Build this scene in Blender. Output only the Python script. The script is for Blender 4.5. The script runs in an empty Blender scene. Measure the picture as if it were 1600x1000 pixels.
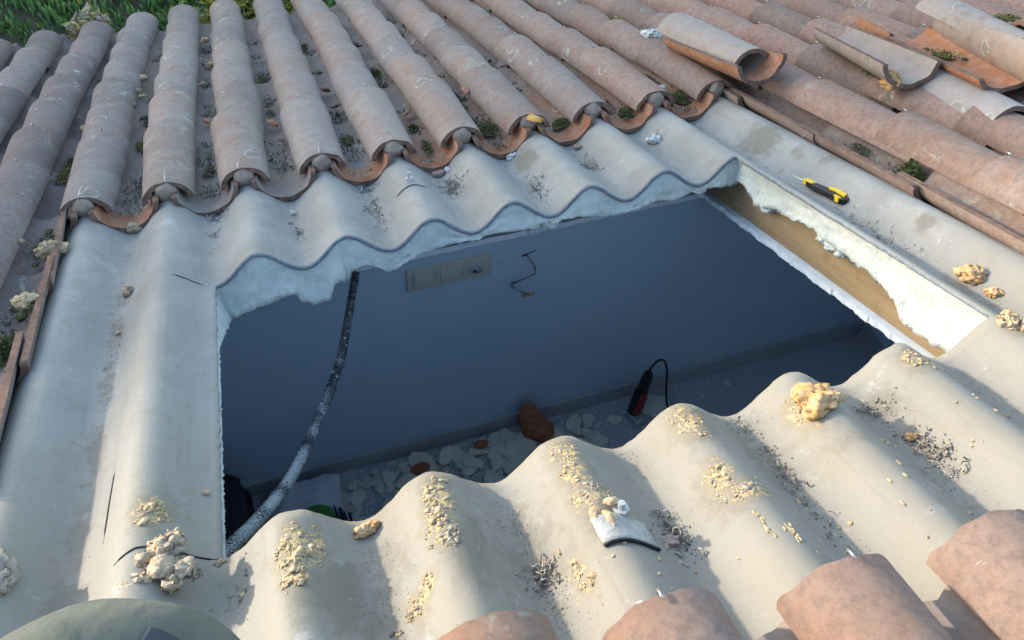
import bpy, bmesh, math, random
from mathutils import Vector, Matrix, noise, Euler
random.seed(7)
PI = math.pi
scene = bpy.context.scene
COL = scene.collection
R = math.radians

# ------------------------------------------------------------------ camera
cam_d = bpy.data.cameras.new('camera'); cam = bpy.data.objects.new('camera', cam_d); COL.objects.link(cam)
cam_d.sensor_width = 36; cam_d.lens = 1265.5 / 1600 * 36; cam_d.clip_start = .02; cam_d.clip_end = 500
cm = [[0.94856963, 0.22613344, -0.22153852], [-0.31385265, 0.76324728, -0.56475667], [0.0413783, 0.60524148, 0.79496577]]
cam.matrix_world = Matrix.Translation((0.18486501, -1.13390743, 1.2511302)) @ Matrix(cm).to_4x4()
scene.camera = cam
# ------------------------------------------------------------------ light
SUN_EL, SUN_AZ = R(13), R(38)            # azimuth measured from -X (left) towards +Y (away)
sdir = Vector((-math.cos(SUN_EL) * math.cos(SUN_AZ), math.cos(SUN_EL) * math.sin(SUN_AZ), math.sin(SUN_EL)))
w = bpy.data.worlds.new('World'); scene.world = w; w.use_nodes = True
nt = w.node_tree; bg = nt.nodes['Background']
sky = nt.nodes.new('ShaderNodeTexSky'); sky.sky_type = 'NISHITA'; sky.sun_disc = False
sky.sun_elevation = SUN_EL; sky.sun_rotation = math.atan2(sdir.x, sdir.y)
nt.links.new(sky.outputs[0], bg.inputs[0]); bg.inputs[1].default_value = .15
sl = bpy.data.lights.new('sun', 'SUN'); sl.energy = 1.5; sl.angle = R(1.8); sl.color = (1, .88, .72)
so = bpy.data.objects.new('sun', sl); COL.objects.link(so)
so.rotation_euler = sdir.to_track_quat('Z', 'Y').to_euler()
scene.view_settings.view_transform = 'Standard'; scene.view_settings.look = 'None'
scene.view_settings.exposure = 2.13; scene.view_settings.gamma = 1

# ------------------------------------------------------------------ frames
TH = 0.3648                               # roof pitch, falling away from the viewer
P = .177; H = .05                         # corrugation pitch and height
MR = Matrix.Rotation(-TH, 4, 'X')         # roof frame (u right, v down the slope, w off the roof) -> world
def W(u, v, w_): return MR @ Vector((u, v, w_))
def sh(u): return .5 * H * (1 - math.cos(2 * PI * u / P))
ICAM = cam.matrix_world.inverted()
def inview(p, m=1.12):
    q = ICAM @ p
    if q.z > -.05: return False
    return abs(q.x / -q.z * 1265.5) < 800 * m and abs(q.y / -q.z * 1265.5) < 500 * m
def N(x, y=0, z=0, s=1, o=0): return noise.noise(Vector((x * s + o, y * s + o * 1.7, z * s - o)))
def fbm(x, y, z, s, o=0): return N(x, y, z, s, o) + .5 * N(x, y, z, s * 2.1, o + 3) + .25 * N(x, y, z, s * 4.3, o + 9)
def interp(x, pts):
    if x <= pts[0][0]: return pts[0][1]
    for a, b in zip(pts, pts[1:]):
        if x <= b[0]: return a[1] + (b[1] - a[1]) * (x - a[0]) / max(1e-9, b[0] - a[0])
    return pts[-1][1]

# ------------------------------------------------------------------ materials
class NT:
    def __init__(s, name):
        s.m = bpy.data.materials.new(name); s.m.use_nodes = True; s.n = s.m.node_tree
        s.b = s.n.nodes['Principled BSDF']; s.b.inputs['Specular IOR Level'].default_value = .25
    def node(s, t, **k):
        x = s.n.nodes.new(t)
        for a, b in k.items():
            if a.startswith('_'): x.inputs[a[1:].replace('_', ' ')].default_value = b
            else: setattr(x, a, b)
        return x
    def lk(s, a, b): s.n.links.new(a, b)
    def coord(s, rnd=True):
        c = s.node('ShaderNodeTexCoord').outputs['Object']
        if not rnd: return c
        i = s.node('ShaderNodeObjectInfo').outputs['Random']
        mu = s.node('ShaderNodeMath', operation='MULTIPLY'); s.lk(i, mu.inputs[0]); mu.inputs[1].default_value = 37
        a = s.node('ShaderNodeVectorMath', operation='ADD'); s.lk(c, a.inputs[0]); s.lk(mu.outputs[0], a.inputs[1])
        return a.outputs[0]
    def noi(s, c, sc, det=4, ro=.6, dist=0):
        n = s.node('ShaderNodeTexNoise', _Scale=sc, _Detail=det, _Roughness=ro, _Distortion=dist); s.lk(c, n.inputs['Vector']); return n.outputs['Fac']
    def ramp(s, f, a, b, c0=0., c1=1.):
        r = s.node('ShaderNodeMapRange', interpolation_type='SMOOTHSTEP'); s.lk(f, r.inputs[0])
        r.inputs[1].default_value = a; r.inputs[2].default_value = b; r.inputs[3].default_value = c0; r.inputs[4].default_value = c1
        return r.outputs[0]
    def mix(s, f, a, b, bt='MIX'):
        m = s.node('ShaderNodeMix', data_type='RGBA', blend_type=bt)
        for v, i in ((f, 0), (a, 6), (b, 7)):
            if isinstance(v, (int, float)): m.inputs[i].default_value = v
            elif isinstance(v, tuple): m.inputs[i].default_value = (*v, 1)
            else: s.lk(v, m.inputs[i])
        return m.outputs[2]
    def mul(s, a, b, op='MULTIPLY'):
        m = s.node('ShaderNodeMath', operation=op)
        for i, v in enumerate((a, b)):
            if isinstance(v, (int, float)): m.inputs[i].default_value = v
            else: s.lk(v, m.inputs[i])
        return m.outputs[0]
    def attr(s, n): return s.node('ShaderNodeAttribute', attribute_name=n).outputs['Fac']
    def col(s, c):
        if isinstance(c, tuple): s.b.inputs['Base Color'].default_value = (*c, 1)
        else: s.lk(c, s.b.inputs['Base Color'])
    def bump(s, h, st, d):
        b = s.node('ShaderNodeBump', _Strength=st, _Distance=d); s.lk(h, b.inputs['Height']); s.lk(b.outputs[0], s.b.inputs['Normal'])

def simple(name, c1, c2, sc=20, rough=.85, bs=.4, bd=.002, bsc=None, metal=0, lo=.35, hi=.65, det=5):
    t = NT(name); c = t.coord(); f = t.noi(c, sc, det)
    t.col(t.mix(t.ramp(f, lo, hi), c1, c2)); t.b.inputs['Roughness'].default_value = rough
    t.b.inputs['Metallic'].default_value = metal
    if bs: t.bump(t.noi(c, bsc or sc * 5, 4, .7), bs, bd)
    return t.m

def tile_mat(name, raw=False):
    t = NT(name); c = t.coord(); oc = t.node('ShaderNodeObjectInfo').outputs['Color']
    big = t.noi(c, 9, 3, .55); mid = t.noi(c, 38, 4, .6, .3); fine = t.noi(c, 190, 4, .75)
    patina = t.mix(t.ramp(mid, .3, .7), (.245, .215, .192), (.35, .312, .278))
    patina = t.mix(.38, patina, oc)
    lum = t.node('ShaderNodeObjectInfo').outputs['Random']
    patina = t.mix(t.ramp(lum, 0, 1, 0, .35), patina, (.36, .33, .31))
    alp = t.node('ShaderNodeObjectInfo').outputs['Alpha']
    base = t.mix(t.mul(t.ramp(big, .30, .62, .30, .92), alp), oc, patina)
    base = t.mix(t.ramp(t.noi(c, 17, 3), .55, .72, 0, .5), base, (.30, .155, .095))
    base = t.mix(t.ramp(fine, .58, .72, 0, .42), base, (.10, .08, .07))
    mot = t.noi(c, 70, 7, .85, .2)
    mk = t.mul(1.0, t.node('ShaderNodeObjectInfo').outputs['Alpha'], 'SUBTRACT')
    base = t.mix(t.mul(t.ramp(mot, .42, .66, 0, 1.0), t.mul(mk, .18, 'ADD')), base, (.13, .10, .09))
    base = t.mix(t.ramp(mot, .44, .30, 0, .25), base, (.36, .30, .25))
    # pale lichen: rings and scratchy smears
    v = t.node('ShaderNodeTexVoronoi', _Scale=11.0, _Randomness=1.0)
    dn = t.node('ShaderNodeVectorMath', operation='ADD'); t.lk(c, dn.inputs[0])
    nn = t.node('ShaderNodeTexNoise', _Scale=30.0); t.lk(c, nn.inputs['Vector'])
    sc_ = t.node('ShaderNodeVectorMath', operation='SCALE'); t.lk(nn.outputs['Color'], sc_.inputs[0]); sc_.inputs['Scale'].default_value = .05
    t.lk(sc_.outputs[0], dn.inputs[1]); t.lk(dn.outputs[0], v.inputs['Vector'])
    d = t.mul(t.mul(v.outputs['Distance'], .23, 'SUBTRACT'), 0, 'ADD')
    ab = t.node('ShaderNodeMath', operation='ABSOLUTE'); t.lk(d, ab.inputs[0])
    ring = t.ramp(ab.outputs[0], .012, .045, 1, 0)
    sel = t.node('ShaderNodeSeparateColor'); t.lk(v.outputs['Color'], sel.inputs[0])
    cell = t.ramp(sel.outputs[0], .80, .84)
    brk = t.ramp(t.noi(c, 60, 3), .42, .55)
    lich = t.mul(t.mul(ring, cell), brk)
    inner = t.mul(t.mul(t.ramp(v.outputs['Distance'], .18, .24, 1, 0), cell), .35)
    base = t.mix(inner, base, (.20, .21, .145))
    base = t.mix(t.mul(lich, .8), base, (.46, .46, .41))
    bl = t.mul(t.ramp(t.noi(c, 8, 5, .7, .8), .58, .66), t.ramp(t.noi(c, 75, 4, .7), .38, .6))
    base = t.mix(t.mul(bl, .75), base, (.33, .34, .27))
    base = t.mix(t.ramp(t.noi(c, 14, 5, .75, .4), .60, .72, 0, .45), base, (.15, .125, .11))
    st = t.node('ShaderNodeMapping'); t.lk(c, st.inputs['Vector']); st.inputs['Scale'].default_value = (60, 260, 60)
    sm = t.noi(st.outputs[0], 1, 2, .5)
    base = t.mix(t.mul(t.ramp(sm, .69, .78, 0, .6), t.ramp(big, .5, .6)), base, (.40, .38, .33))
    # unweathered orange clay towards the near end, only where the tile was once overlapped
    fr = t.attr('fresh')
    fr = t.ramp(t.mul(fr, t.mul(t.noi(c, 30, 3), .6, 'SUBTRACT'), 'ADD'), .35, .6)
    fresh = t.mix(t.ramp(mid, .35, .7), (.34, .14, .065), (.40, .22, .14))
    base = t.mix(t.mul(fr, .9), base, fresh)
    t.col(base); t.b.inputs['Roughness'].default_value = .9
    t.bump(t.mul(t.mul(fine, .5), mid, 'ADD'), .45, .0016)
    return t.m
M = {}
M['tile'] = tile_mat('weathered_clay')
M['clay_edge'] = simple('clay_cut_edge', (.13, .085, .065), (.23, .14, .10), 60, .9, .5, .001)
M['clay_raw'] = simple('raw_orange_clay', (.38, .15, .075), (.50, .27, .17), 25, .85, .3, .001)

def sheet_mat():
    t = NT('fibre_cement'); c = t.coord(False)
    n1 = t.noi(c, 7, 5, .6); n2 = t.noi(c, 45, 5, .7); n3 = t.noi(c, 260, 3, .7)
    base = t.mix(t.ramp(n1, .3, .7), (.262, .262, .246), (.352, .352, .336))
    base = t.mix(t.mul(t.attr('dust'), t.ramp(n1, .2, .75, .55, 1)), base, (.235, .216, .174))  # near-sheet dust, its colour darkened to tone down the sunlit part
    stv = t.node('ShaderNodeMapping'); t.lk(c, stv.inputs['Vector']); stv.inputs['Scale'].default_value = (70, 5, 1)
    stn = t.noi(stv.outputs[0], 1, 5, .65, .4)
    base = t.mix(t.ramp(stn, .5, .8, 0, .38), base, (.165, .15, .12))
    base = t.mix(t.ramp(t.noi(c, 19, 4, .65, .6), .54, .66, 0, .45), base, (.235, .22, .18))
    base = t.mix(t.ramp(t.noi(c, 11, 5, .7), .60, .72, 0, .4), base, (.46, .465, .46))
    base = t.mix(t.ramp(n2, .60, .78, 0, .35), base, (.26, .25, .22))
    st = t.ramp(t.mul(t.attr('dark_patch'), t.mul(t.mul(n2, .5, 'SUBTRACT'), 1.6), 'ADD'), .15, .75)
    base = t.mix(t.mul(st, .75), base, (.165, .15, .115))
    base = t.mix(t.ramp(t.noi(c, 26, 8, .8, .5), .62, .66, 0, .42), base, (.47, .46, .43))
    sm_ = t.node('ShaderNodeMapping'); t.lk(c, sm_.inputs['Vector']); sm_.inputs['Scale'].default_value = (18, 300, 20); sm_.inputs['Rotation'].default_value = (0, 0, .5)
    base = t.mix(t.ramp(t.noi(sm_.outputs[0], 1, 3, .5), .70, .76, 0, .4), base, (.20, .19, .17))
    base = t.mix(t.ramp(t.noi(c, 60, 8, .85, .8), .635, .655, 0, .45), base, (.19, .17, .13))
    base = t.mix(t.ramp(t.noi(c, 520, 3, .6), .64, .70, 0, .5), base, (.16, .145, .12))
    cr = t.attr('crust'); nf = t.noi(c, 130, 4, .75, .5)
    film = t.ramp(t.mul(cr, t.mul(t.mul(n2, .5, 'SUBTRACT'), 2.0), 'ADD'), .30, .46)
    base = t.mix(t.mul(film, .8), base, (.235, .205, .15))
    cru = t.ramp(t.mul(t.mul(cr, .62), t.mul(t.mul(nf, .5, 'SUBTRACT'), 3.2), 'ADD'), .60, .80)
    base = t.mix(t.mul(cru, .9), base, t.mix(t.ramp(n2, .4, .6), (.60, .41, .17), (.48, .37, .21)))
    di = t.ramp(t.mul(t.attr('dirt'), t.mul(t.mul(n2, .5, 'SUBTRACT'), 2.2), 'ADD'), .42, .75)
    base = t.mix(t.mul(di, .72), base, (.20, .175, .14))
    base = t.mix(t.ramp(n3, .66, .74, 0, .4), base, (.22, .21, .19))
    t.col(base); t.b.inputs['Roughness'].default_value = .62; t.b.inputs['Specular IOR Level'].default_value = .3
    t.bump(t.mul(t.mul(n2, t.mul(n3, .35), 'ADD'), t.mul(cru, 1.3), 'ADD'), .4, .0022)
    return t.m
M['sheet'] = sheet_mat()
M['sheet_edge'] = simple('sheet_cut_edge', (.16, .19, .22), (.24, .27, .30), 80, .8, .4, .001)
M['foam'] = simple('white_insulation', (.44, .485, .465), (.56, .585, .54), 14, .85, .8, .006, 70)
M['pfoam'] = simple('aged_expanding_foam', (.46, .325, .19), (.58, .445, .29), 45, .85, .7, .003, 200)
M['crust'] = simple('foam_crust', (.36, .28, .16), (.54, .42, .25), 90, .9, .7, .002, 300)
M['mortar'] = simple('mortar', (.28, .21, .165), (.37, .29, .23), 50, .95, .7, .003, 160)
M['greyfoam'] = simple('dusty_foam', (.30, .27, .22), (.42, .37, .30), 40, .9, .7, .003, 200)
M['wood'] = None
def wood():
    t = NT('rafter_wood'); c = t.coord(False)
    mp = t.node('ShaderNodeMapping'); t.lk(c, mp.inputs['Vector']); mp.inputs['Scale'].default_value = (40, 2.2, 40)
    n = t.noi(mp.outputs[0], 1, 5, .6, .5); n2 = t.noi(c, 12, 3)
    b = t.mix(t.ramp(n, .3, .7), (.24, .17, .095), (.35, .255, .145))
    b = t.mix(t.ramp(n2, .58, .7, 0, .5), b, (.20, .12, .06))
    t.col(b); t.b.inputs['Roughness'].default_value = .7; t.bump(n, .3, .002); return t.m
M['wood'] = wood()
M['plaster'] = simple('plasterboard', (.55, .63, .70), (.64, .70, .74), 30, .9, .5, .002, 90)
def wall_mat():
    t = NT('painted_wall'); c = t.coord(False)
    base = t.mix(t.ramp(t.noi(c, 3, 5, .6), .3, .7), (.46, .60, .73), (.53, .66, .78))
    mp = t.node('ShaderNodeMapping'); t.lk(c, mp.inputs['Vector']); mp.inputs['Scale'].default_value = (26, 26, 1.6)
    base = t.mix(t.ramp(t.noi(mp.outputs[0], 1, 4, .6), .60, .75, 0, .16), base, (.62, .74, .84))
    base = t.mix(t.ramp(t.noi(c, 22, 6, .75), .64, .70, 0, .30), base, (.22, .30, .38))
    base = t.mix(t.ramp(t.noi(c, 45, 5, .8), .66, .70, 0, .5), base, (.66, .74, .80))
    t.col(base); t.b.inputs['Roughness'].default_value = .8
    t.bump(t.mul(t.noi(c, 110, 4, .7), t.mul(t.noi(c, 7, 3), 2), 'ADD'), .35, .003); return t.m
M['wall'] = wall_mat()
M['skirt'] = simple('skirting_tile', (.36, .38, .42), (.42, .44, .48), 9, .5, .1, .001)
def floor_mat():
    t = NT('floor_tiles'); c = t.coord(False)
    br = t.node('ShaderNodeTexBrick', offset=0.0, squash=1.0); t.lk(c, br.inputs['Vector'])
    br.inputs['Scale'].default_value = 1; br.inputs['Brick Width'].default_value = .45; br.inputs['Row Height'].default_value = .45
    br.inputs['Mortar Size'].default_value = .004; br.inputs['Color1'].default_value = (.42, .46, .52, 1); br.inputs['Color2'].default_value = (.44, .48, .54, 1)
    br.inputs['Mortar'].default_value = (.55, .55, .55, 1)
    n = t.noi(c, 6, 5)
    t.col(t.mix(t.ramp(n, .4, .7, 0, .35), br.outputs['Color'], (.36, .36, .34)))
    t.b.inputs['Roughness'].default_value = .5; return t.m
M['floor'] = floor_mat()
M['plastic_beige'] = simple('beige_plastic', (.55, .53, .46), (.58, .56, .49), 10, .4, 0)
M['black'] = simple('black_plastic', (.012, .012, .014), (.03, .03, .033), 60, .5, .2, .001)
M['rubber'] = simple('black_rubber', (.01, .012, .015), (.02, .022, .025), 60, .6, .2, .001)
def hose_mat():
    t = NT('dusty_conduit'); c = t.coord(False); n = t.noi(c, 420, 4, .7); n2 = t.noi(c, 14, 2)
    f = t.ramp(t.mul(t.mul(n, t.mul(n2, .55), 'ADD'), t.attr('dust'), 'ADD'), .78, .92)
    t.col(t.mix(f, (.018, .026, .034), (.33, .36, .37))); t.b.inputs['Roughness'].default_value = .75
    t.bump(n, .8, .002); return t.m
M['hose'] = hose_mat()
M['red'] = simple('red_plastic', (.26, .025, .03), (.32, .04, .04), 30, .45, .1, .001)
M['green'] = simple('green_print', (.05, .20, .04), (.08, .28, .06), 20, .5, 0)
M['navy'] = simple('navy_print', (.01, .015, .04), (.02, .025, .06), 20, .5, 0)
M['sack'] = simple('white_sack', (.58, .62, .66), (.70, .73, .76), 12, .6, .5, .004, 20)
M['yellow'] = simple('yellow_plastic', (.80, .52, .02), (.86, .60, .05), 30, .4, .1, .001)
M['steel'] = simple('galvanised_steel', (.45, .46, .47), (.62, .63, .64), 60, .35, .2, .001, metal=.85)
M['zinc'] = simple('dull_zinc', (.42, .44, .45), (.55, .56, .56), 60, .5, .2, .001, metal=.4)
M['twig'] = simple('dry_twig', (.22, .19, .15), (.42, .38, .32), 60, .9, .3, .001)
M['grit'] = simple('grey_grit', (.12, .105, .09), (.27, .24, .205), 90, .95, .4, .001)
M['moss'] = simple('moss', (.05, .055, .018), (.12, .12, .04), 60, .95, .5, .002)
M['plant'] = simple('green_leaf', (.05, .085, .025), (.10, .16, .05), 30, .6, .2, .001)
M['dryleaf'] = simple('dry_leaf', (.30, .23, .08), (.45, .38, .20), 30, .8, .2, .001)
M['yellowleaf'] = simple('yellow_leaf', (.26, .24, .03), (.42, .36, .06), 30, .8, .2, .001)
M['grass'] = simple('grass_blades', (.06, .13, .03), (.13, .23, .06), 5, .8, 0)
M['soil'] = simple('soil', (.035, .04, .02), (.07, .065, .035), 4, .95, .6, .02, 12)
M['bed'] = simple('roof_bed', (.07, .06, .045), (.14, .12, .09), 20, .95, .6, .004)
M['brick'] = simple('brick_clay', (.36, .12, .06), (.44, .18, .10), 40, .9, .6, .002)
M['shard'] = simple('insulation_shard', (.70, .70, .60), (.84, .82, .70), 25, .9, .6, .003, 60)
M['stone'] = simple('orange_foam_core', (.56, .30, .11), (.66, .44, .24), 30, .85, .7, .004, 90)
M['white_pvc'] = simple('white_flake', (.56, .57, .54), (.70, .70, .66), 30, .8, .5, .002)
M['render'] = simple('house_render', (.45, .42, .36), (.55, .51, .44), 3, .9, .3, .003)
M['glass'] = simple('window_glass', (.03, .04, .05), (.04, .05, .06), 3, .1, 0)
def cloth():
    t = NT('work_trousers'); c = t.coord(False); n = t.noi(c, 9, 4); n2 = t.noi(c, 420, 2)
    t.col(t.mix(t.ramp(n, .35, .65), (.092, .102, .088), (.125, .135, .115))); t.b.inputs['Roughness'].default_value = .95
    t.b.inputs['Sheen Weight'].default_value = .0
    mp = t.node('ShaderNodeMapping'); t.lk(c, mp.inputs['Vector']); mp.inputs['Scale'].default_value = (22, 7, 14); mp.inputs['Rotation'].default_value = (.3, .2, .7)
    n3 = t.noi(mp.outputs[0], 1, 3, .5, 1.2)
    t.bump(t.mul(t.mul(n2, .06), n3, 'ADD'), .5, .010); return t.m
M['cloth'] = cloth()
M['boot'] = simple('leather_boot', (.08, .06, .045), (.14, .10, .07), 20, .7, .3, .001)
M['clothshade'] = simple('fold_shade_cloth', (.045, .055, .066), (.07, .082, .092), 20, .9, .3, .001)  # darker cloth colour for the shade inside a trouser fold

# ------------------------------------------------------------------ object helpers
def tag(o, label=None, cat=None, group=None, kind=None):
    if label: o['label'] = label
    if cat: o['category'] = cat
    if group: o['group'] = group
    if kind: o['kind'] = kind
    return o
def mesh(name, vs, fs, mats, fm=None, smooth=True, parent=None, attrs=None):
    me = bpy.data.meshes.new(name); me.from_pydata([tuple(v) for v in vs], [], fs)
    for m in (mats if isinstance(mats, (list, tuple)) else [mats]): me.materials.append(m)
    if fm: me.polygons.foreach_set('material_index', fm)
    me.polygons.foreach_set('use_smooth', [smooth] * len(fs))
    if attrs:
        for k, vals in attrs.items():
            a = me.attributes.new(k, 'FLOAT', 'POINT'); a.data.foreach_set('value', vals)
    me.update()
    o = bpy.data.objects.new(name, me); COL.objects.link(o)
    if parent: o.parent = parent
    return o
class B:                                   # collects primitives into one mesh
    def __init__(s): s.v = []; s.f = []; s.m = []
    def add(s, vs, fs, mi=0):
        n = len(s.v); s.v += [Vector(v) for v in vs]; s.f += [[i + n for i in f] for f in fs]; s.m += [mi] * len(fs)
    def box(s, c, d, rot=None, mi=0, bev=0):
        c = Vector(c); vs = []
        bm = bmesh.new(); bmesh.ops.create_cube(bm, size=1)
        for v in bm.verts: v.co = Vector((v.co.x * d[0], v.co.y * d[1], v.co.z * d[2]))
        if bev: bmesh.ops.bevel(bm, geom=bm.edges[:], offset=bev, segments=2, affect='EDGES', profile=.6)
        mt = Matrix.Translation(c) @ (rot.to_matrix().to_4x4() if rot else Matrix())
        bm.verts.index_update()
        s.add([mt @ v.co for v in bm.verts], [[v.index for v in f.verts] for f in bm.faces], mi); bm.free()
    def tube(s, pts, r, n=8, mi=0, cap=True):
        pts = [Vector(p) for p in pts]; L = len(pts); vs = []; fs = []
        up = Vector((0.13, .2, 1)).normalized()
        for i, p in enumerate(pts):
            t = (pts[min(i + 1, L - 1)] - pts[max(i - 1, 0)]).normalized()
            a = t.cross(up)
            if a.length < .1: a = t.cross(Vector((1, 0, 0)))
            a.normalize(); b = t.cross(a); rr = r[i] if isinstance(r, (list, tuple)) else r
            for k in range(n):
                an = 2 * PI * k / n; vs.append(p + (a * math.cos(an) + b * math.sin(an)) * rr)
        for i in range(L - 1):
            for k in range(n):
                k2 = (k + 1) % n; fs.append([i * n + k, i * n + k2, (i + 1) * n + k2, (i + 1) * n + k])
        if cap: fs.append(list(range(n - 1, -1, -1))); fs.append([(L - 1) * n + k for k in range(n)])
        s.add(vs, fs, mi)
    def blob(s, c, r, seed=0, sub=2, amp=.25, fr=1.6, mi=0, rot=None):
        bm = bmesh.new(); bmesh.ops.create_icosphere(bm, subdivisions=sub, radius=1)
        rr = r if isinstance(r, (tuple, list)) else (r, r, r); out = []
        for v in bm.verts:
            d = v.co.copy(); k = 1 + amp * fbm(d.x, d.y, d.z, fr, seed * 7.3)
            p = Vector((d.x * rr[0] * k, d.y * rr[1] * k, d.z * rr[2] * k))
            if rot: p.rotate(rot)
            out.append(p + Vector(c))
        bm.verts.index_update(); s.add(out, [[v.index for v in f.verts] for f in bm.faces], mi); bm.free()
    def build(s, name, mats, parent=None, smooth=True): return mesh(name, s.v, s.f, mats, s.m, smooth, parent)
def on_roof(o, u, v, w_, rz=0, rx=0, ry=0):
    o.matrix_world = MR @ Matrix.Translation((u, v, w_)) @ Euler((rx, ry, rz)).to_matrix().to_4x4(); return o
def empty(name, label, cat, group=None):
    o = bpy.data.objects.new(name, None); COL.objects.link(o); o.empty_display_size = .05; return tag(o, label, cat, group)
def autosmooth(o, a=40):
    me = o.data; me.update()
    bm = bmesh.new(); bm.from_mesh(me)
    for e in bm.edges:
        if len(e.link_faces) == 2 and e.calc_face_angle(0) > R(a): e.smooth = False
    bm.to_mesh(me); bm.free(); return o

# ------------------------------------------------------------------ the roof sheet with its cut hole
UR = 6.5 * P; VL = -.7306
DARK_PATCHES = [(.10, -.83, .035, .07, .9), (.135, -.86, .03, .06, 1), (.27, -.80, .03, .07, .7), (.285, -.87, .03, .06, 1), (.30, -.84, .012, .05, .8),  # glue stain under the residue, plus darker olive patches beside it
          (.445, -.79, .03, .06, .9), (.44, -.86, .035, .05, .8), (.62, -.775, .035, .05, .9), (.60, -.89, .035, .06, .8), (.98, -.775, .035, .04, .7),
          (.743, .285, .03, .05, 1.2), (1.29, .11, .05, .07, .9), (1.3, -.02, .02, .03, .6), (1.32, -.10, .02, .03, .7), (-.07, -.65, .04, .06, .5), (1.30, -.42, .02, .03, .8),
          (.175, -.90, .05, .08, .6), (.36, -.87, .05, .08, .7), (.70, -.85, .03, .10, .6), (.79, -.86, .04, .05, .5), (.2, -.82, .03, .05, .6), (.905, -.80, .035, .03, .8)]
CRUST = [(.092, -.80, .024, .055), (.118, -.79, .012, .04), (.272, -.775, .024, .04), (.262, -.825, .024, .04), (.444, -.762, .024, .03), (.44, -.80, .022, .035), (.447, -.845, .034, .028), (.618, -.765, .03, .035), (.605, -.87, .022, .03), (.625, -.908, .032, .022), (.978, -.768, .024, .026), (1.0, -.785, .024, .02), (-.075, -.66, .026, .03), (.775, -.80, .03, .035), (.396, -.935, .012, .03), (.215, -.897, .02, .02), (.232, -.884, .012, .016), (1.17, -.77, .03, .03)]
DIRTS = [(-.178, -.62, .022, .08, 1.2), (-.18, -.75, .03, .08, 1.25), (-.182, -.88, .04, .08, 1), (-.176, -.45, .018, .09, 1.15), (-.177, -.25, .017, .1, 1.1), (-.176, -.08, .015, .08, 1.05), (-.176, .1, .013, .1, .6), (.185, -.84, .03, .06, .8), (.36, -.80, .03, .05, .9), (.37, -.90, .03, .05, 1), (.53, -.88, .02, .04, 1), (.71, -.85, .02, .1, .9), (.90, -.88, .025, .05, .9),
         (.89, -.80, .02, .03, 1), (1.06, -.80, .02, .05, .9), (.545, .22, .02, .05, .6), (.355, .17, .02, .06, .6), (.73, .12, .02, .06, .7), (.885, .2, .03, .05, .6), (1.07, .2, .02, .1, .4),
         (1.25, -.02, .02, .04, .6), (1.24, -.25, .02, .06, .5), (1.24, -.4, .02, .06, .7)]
def build_sheet():
    us = []; nper = 22; k0 = int(-1.55 / P * nper); k1 = int(3.6 / P * nper)
    us = [i * P / nper for i in range(k0, k1 + 1)]
    iL = -k0; iR = -k0 + int(6.5 * nper)
    vs_ = []; v = -1.75
    while v < 2.16:
        vs_.append(v)
        v += .012 if -1.2 < v < .42 else .08
    vs_ += [2.16]
    def snap(val):
        j = min(range(len(vs_)), key=lambda i: abs(vs_[i] - val)); vs_[j] = val; return j
    j0 = snap(0.0); jL = snap(VL)
    nu = len(us); V = []; dust = []; dark_patch = []; dirt = []; crust = []
    for j, v in enumerate(vs_):
        for i, u in enumerate(us):
            uu, vv = u, v
            if i in (iL, iR) and jL <= j <= j0: uu += .0022 * N(v * 60, 3) + .0015 * N(v * 200, 8)
            if j in (j0, jL) and iL <= i <= iR: vv += .0030 * N(u * 40, 5) + .002 * N(u * 160, 1)
            z = sh(uu) + .0012 * N(uu, vv, 0, 4) + .0006 * N(uu, vv, 1, 14)
            V.append((uu, vv, z))
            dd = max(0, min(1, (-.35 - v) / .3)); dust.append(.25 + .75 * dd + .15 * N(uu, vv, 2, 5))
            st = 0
            for a, b, ra, rb, am in DARK_PATCHES:
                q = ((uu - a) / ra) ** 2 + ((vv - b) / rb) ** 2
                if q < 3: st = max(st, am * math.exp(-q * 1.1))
            dark_patch.append(st)
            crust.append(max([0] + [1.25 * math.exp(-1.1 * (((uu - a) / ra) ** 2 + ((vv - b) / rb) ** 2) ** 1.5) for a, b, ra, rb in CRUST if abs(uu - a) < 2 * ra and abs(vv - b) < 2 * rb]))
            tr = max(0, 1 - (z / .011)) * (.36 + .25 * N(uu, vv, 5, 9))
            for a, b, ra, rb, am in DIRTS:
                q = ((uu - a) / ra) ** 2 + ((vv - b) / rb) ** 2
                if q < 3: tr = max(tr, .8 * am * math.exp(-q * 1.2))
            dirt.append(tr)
    F = []
    for j in range(len(vs_) - 1):
        for i in range(nu - 1):
            if iL <= i < iR and jL <= j < j0: continue
            a = j * nu + i; F.append([a, a + 1, a + 1 + nu, a + nu])
    root = empty('roof_sheet', 'pale grey corrugated roof sheet with a large rectangular hole sawn through it', 'roof sheet')
    on_roof(root, 0, 0, 0)
    o = mesh('corrugated_panel', V, F, [M['sheet'], M['sheet_edge']], None, True, root, {'dust': dust, 'dark_patch': dark_patch, 'dirt': dirt, 'crust': crust})
    sm = o.modifiers.new('thickness', 'SOLIDIFY'); sm.thickness = .0065; sm.offset = -1; sm.material_offset_rim = 1
    return root
sheet = build_sheet()

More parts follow.
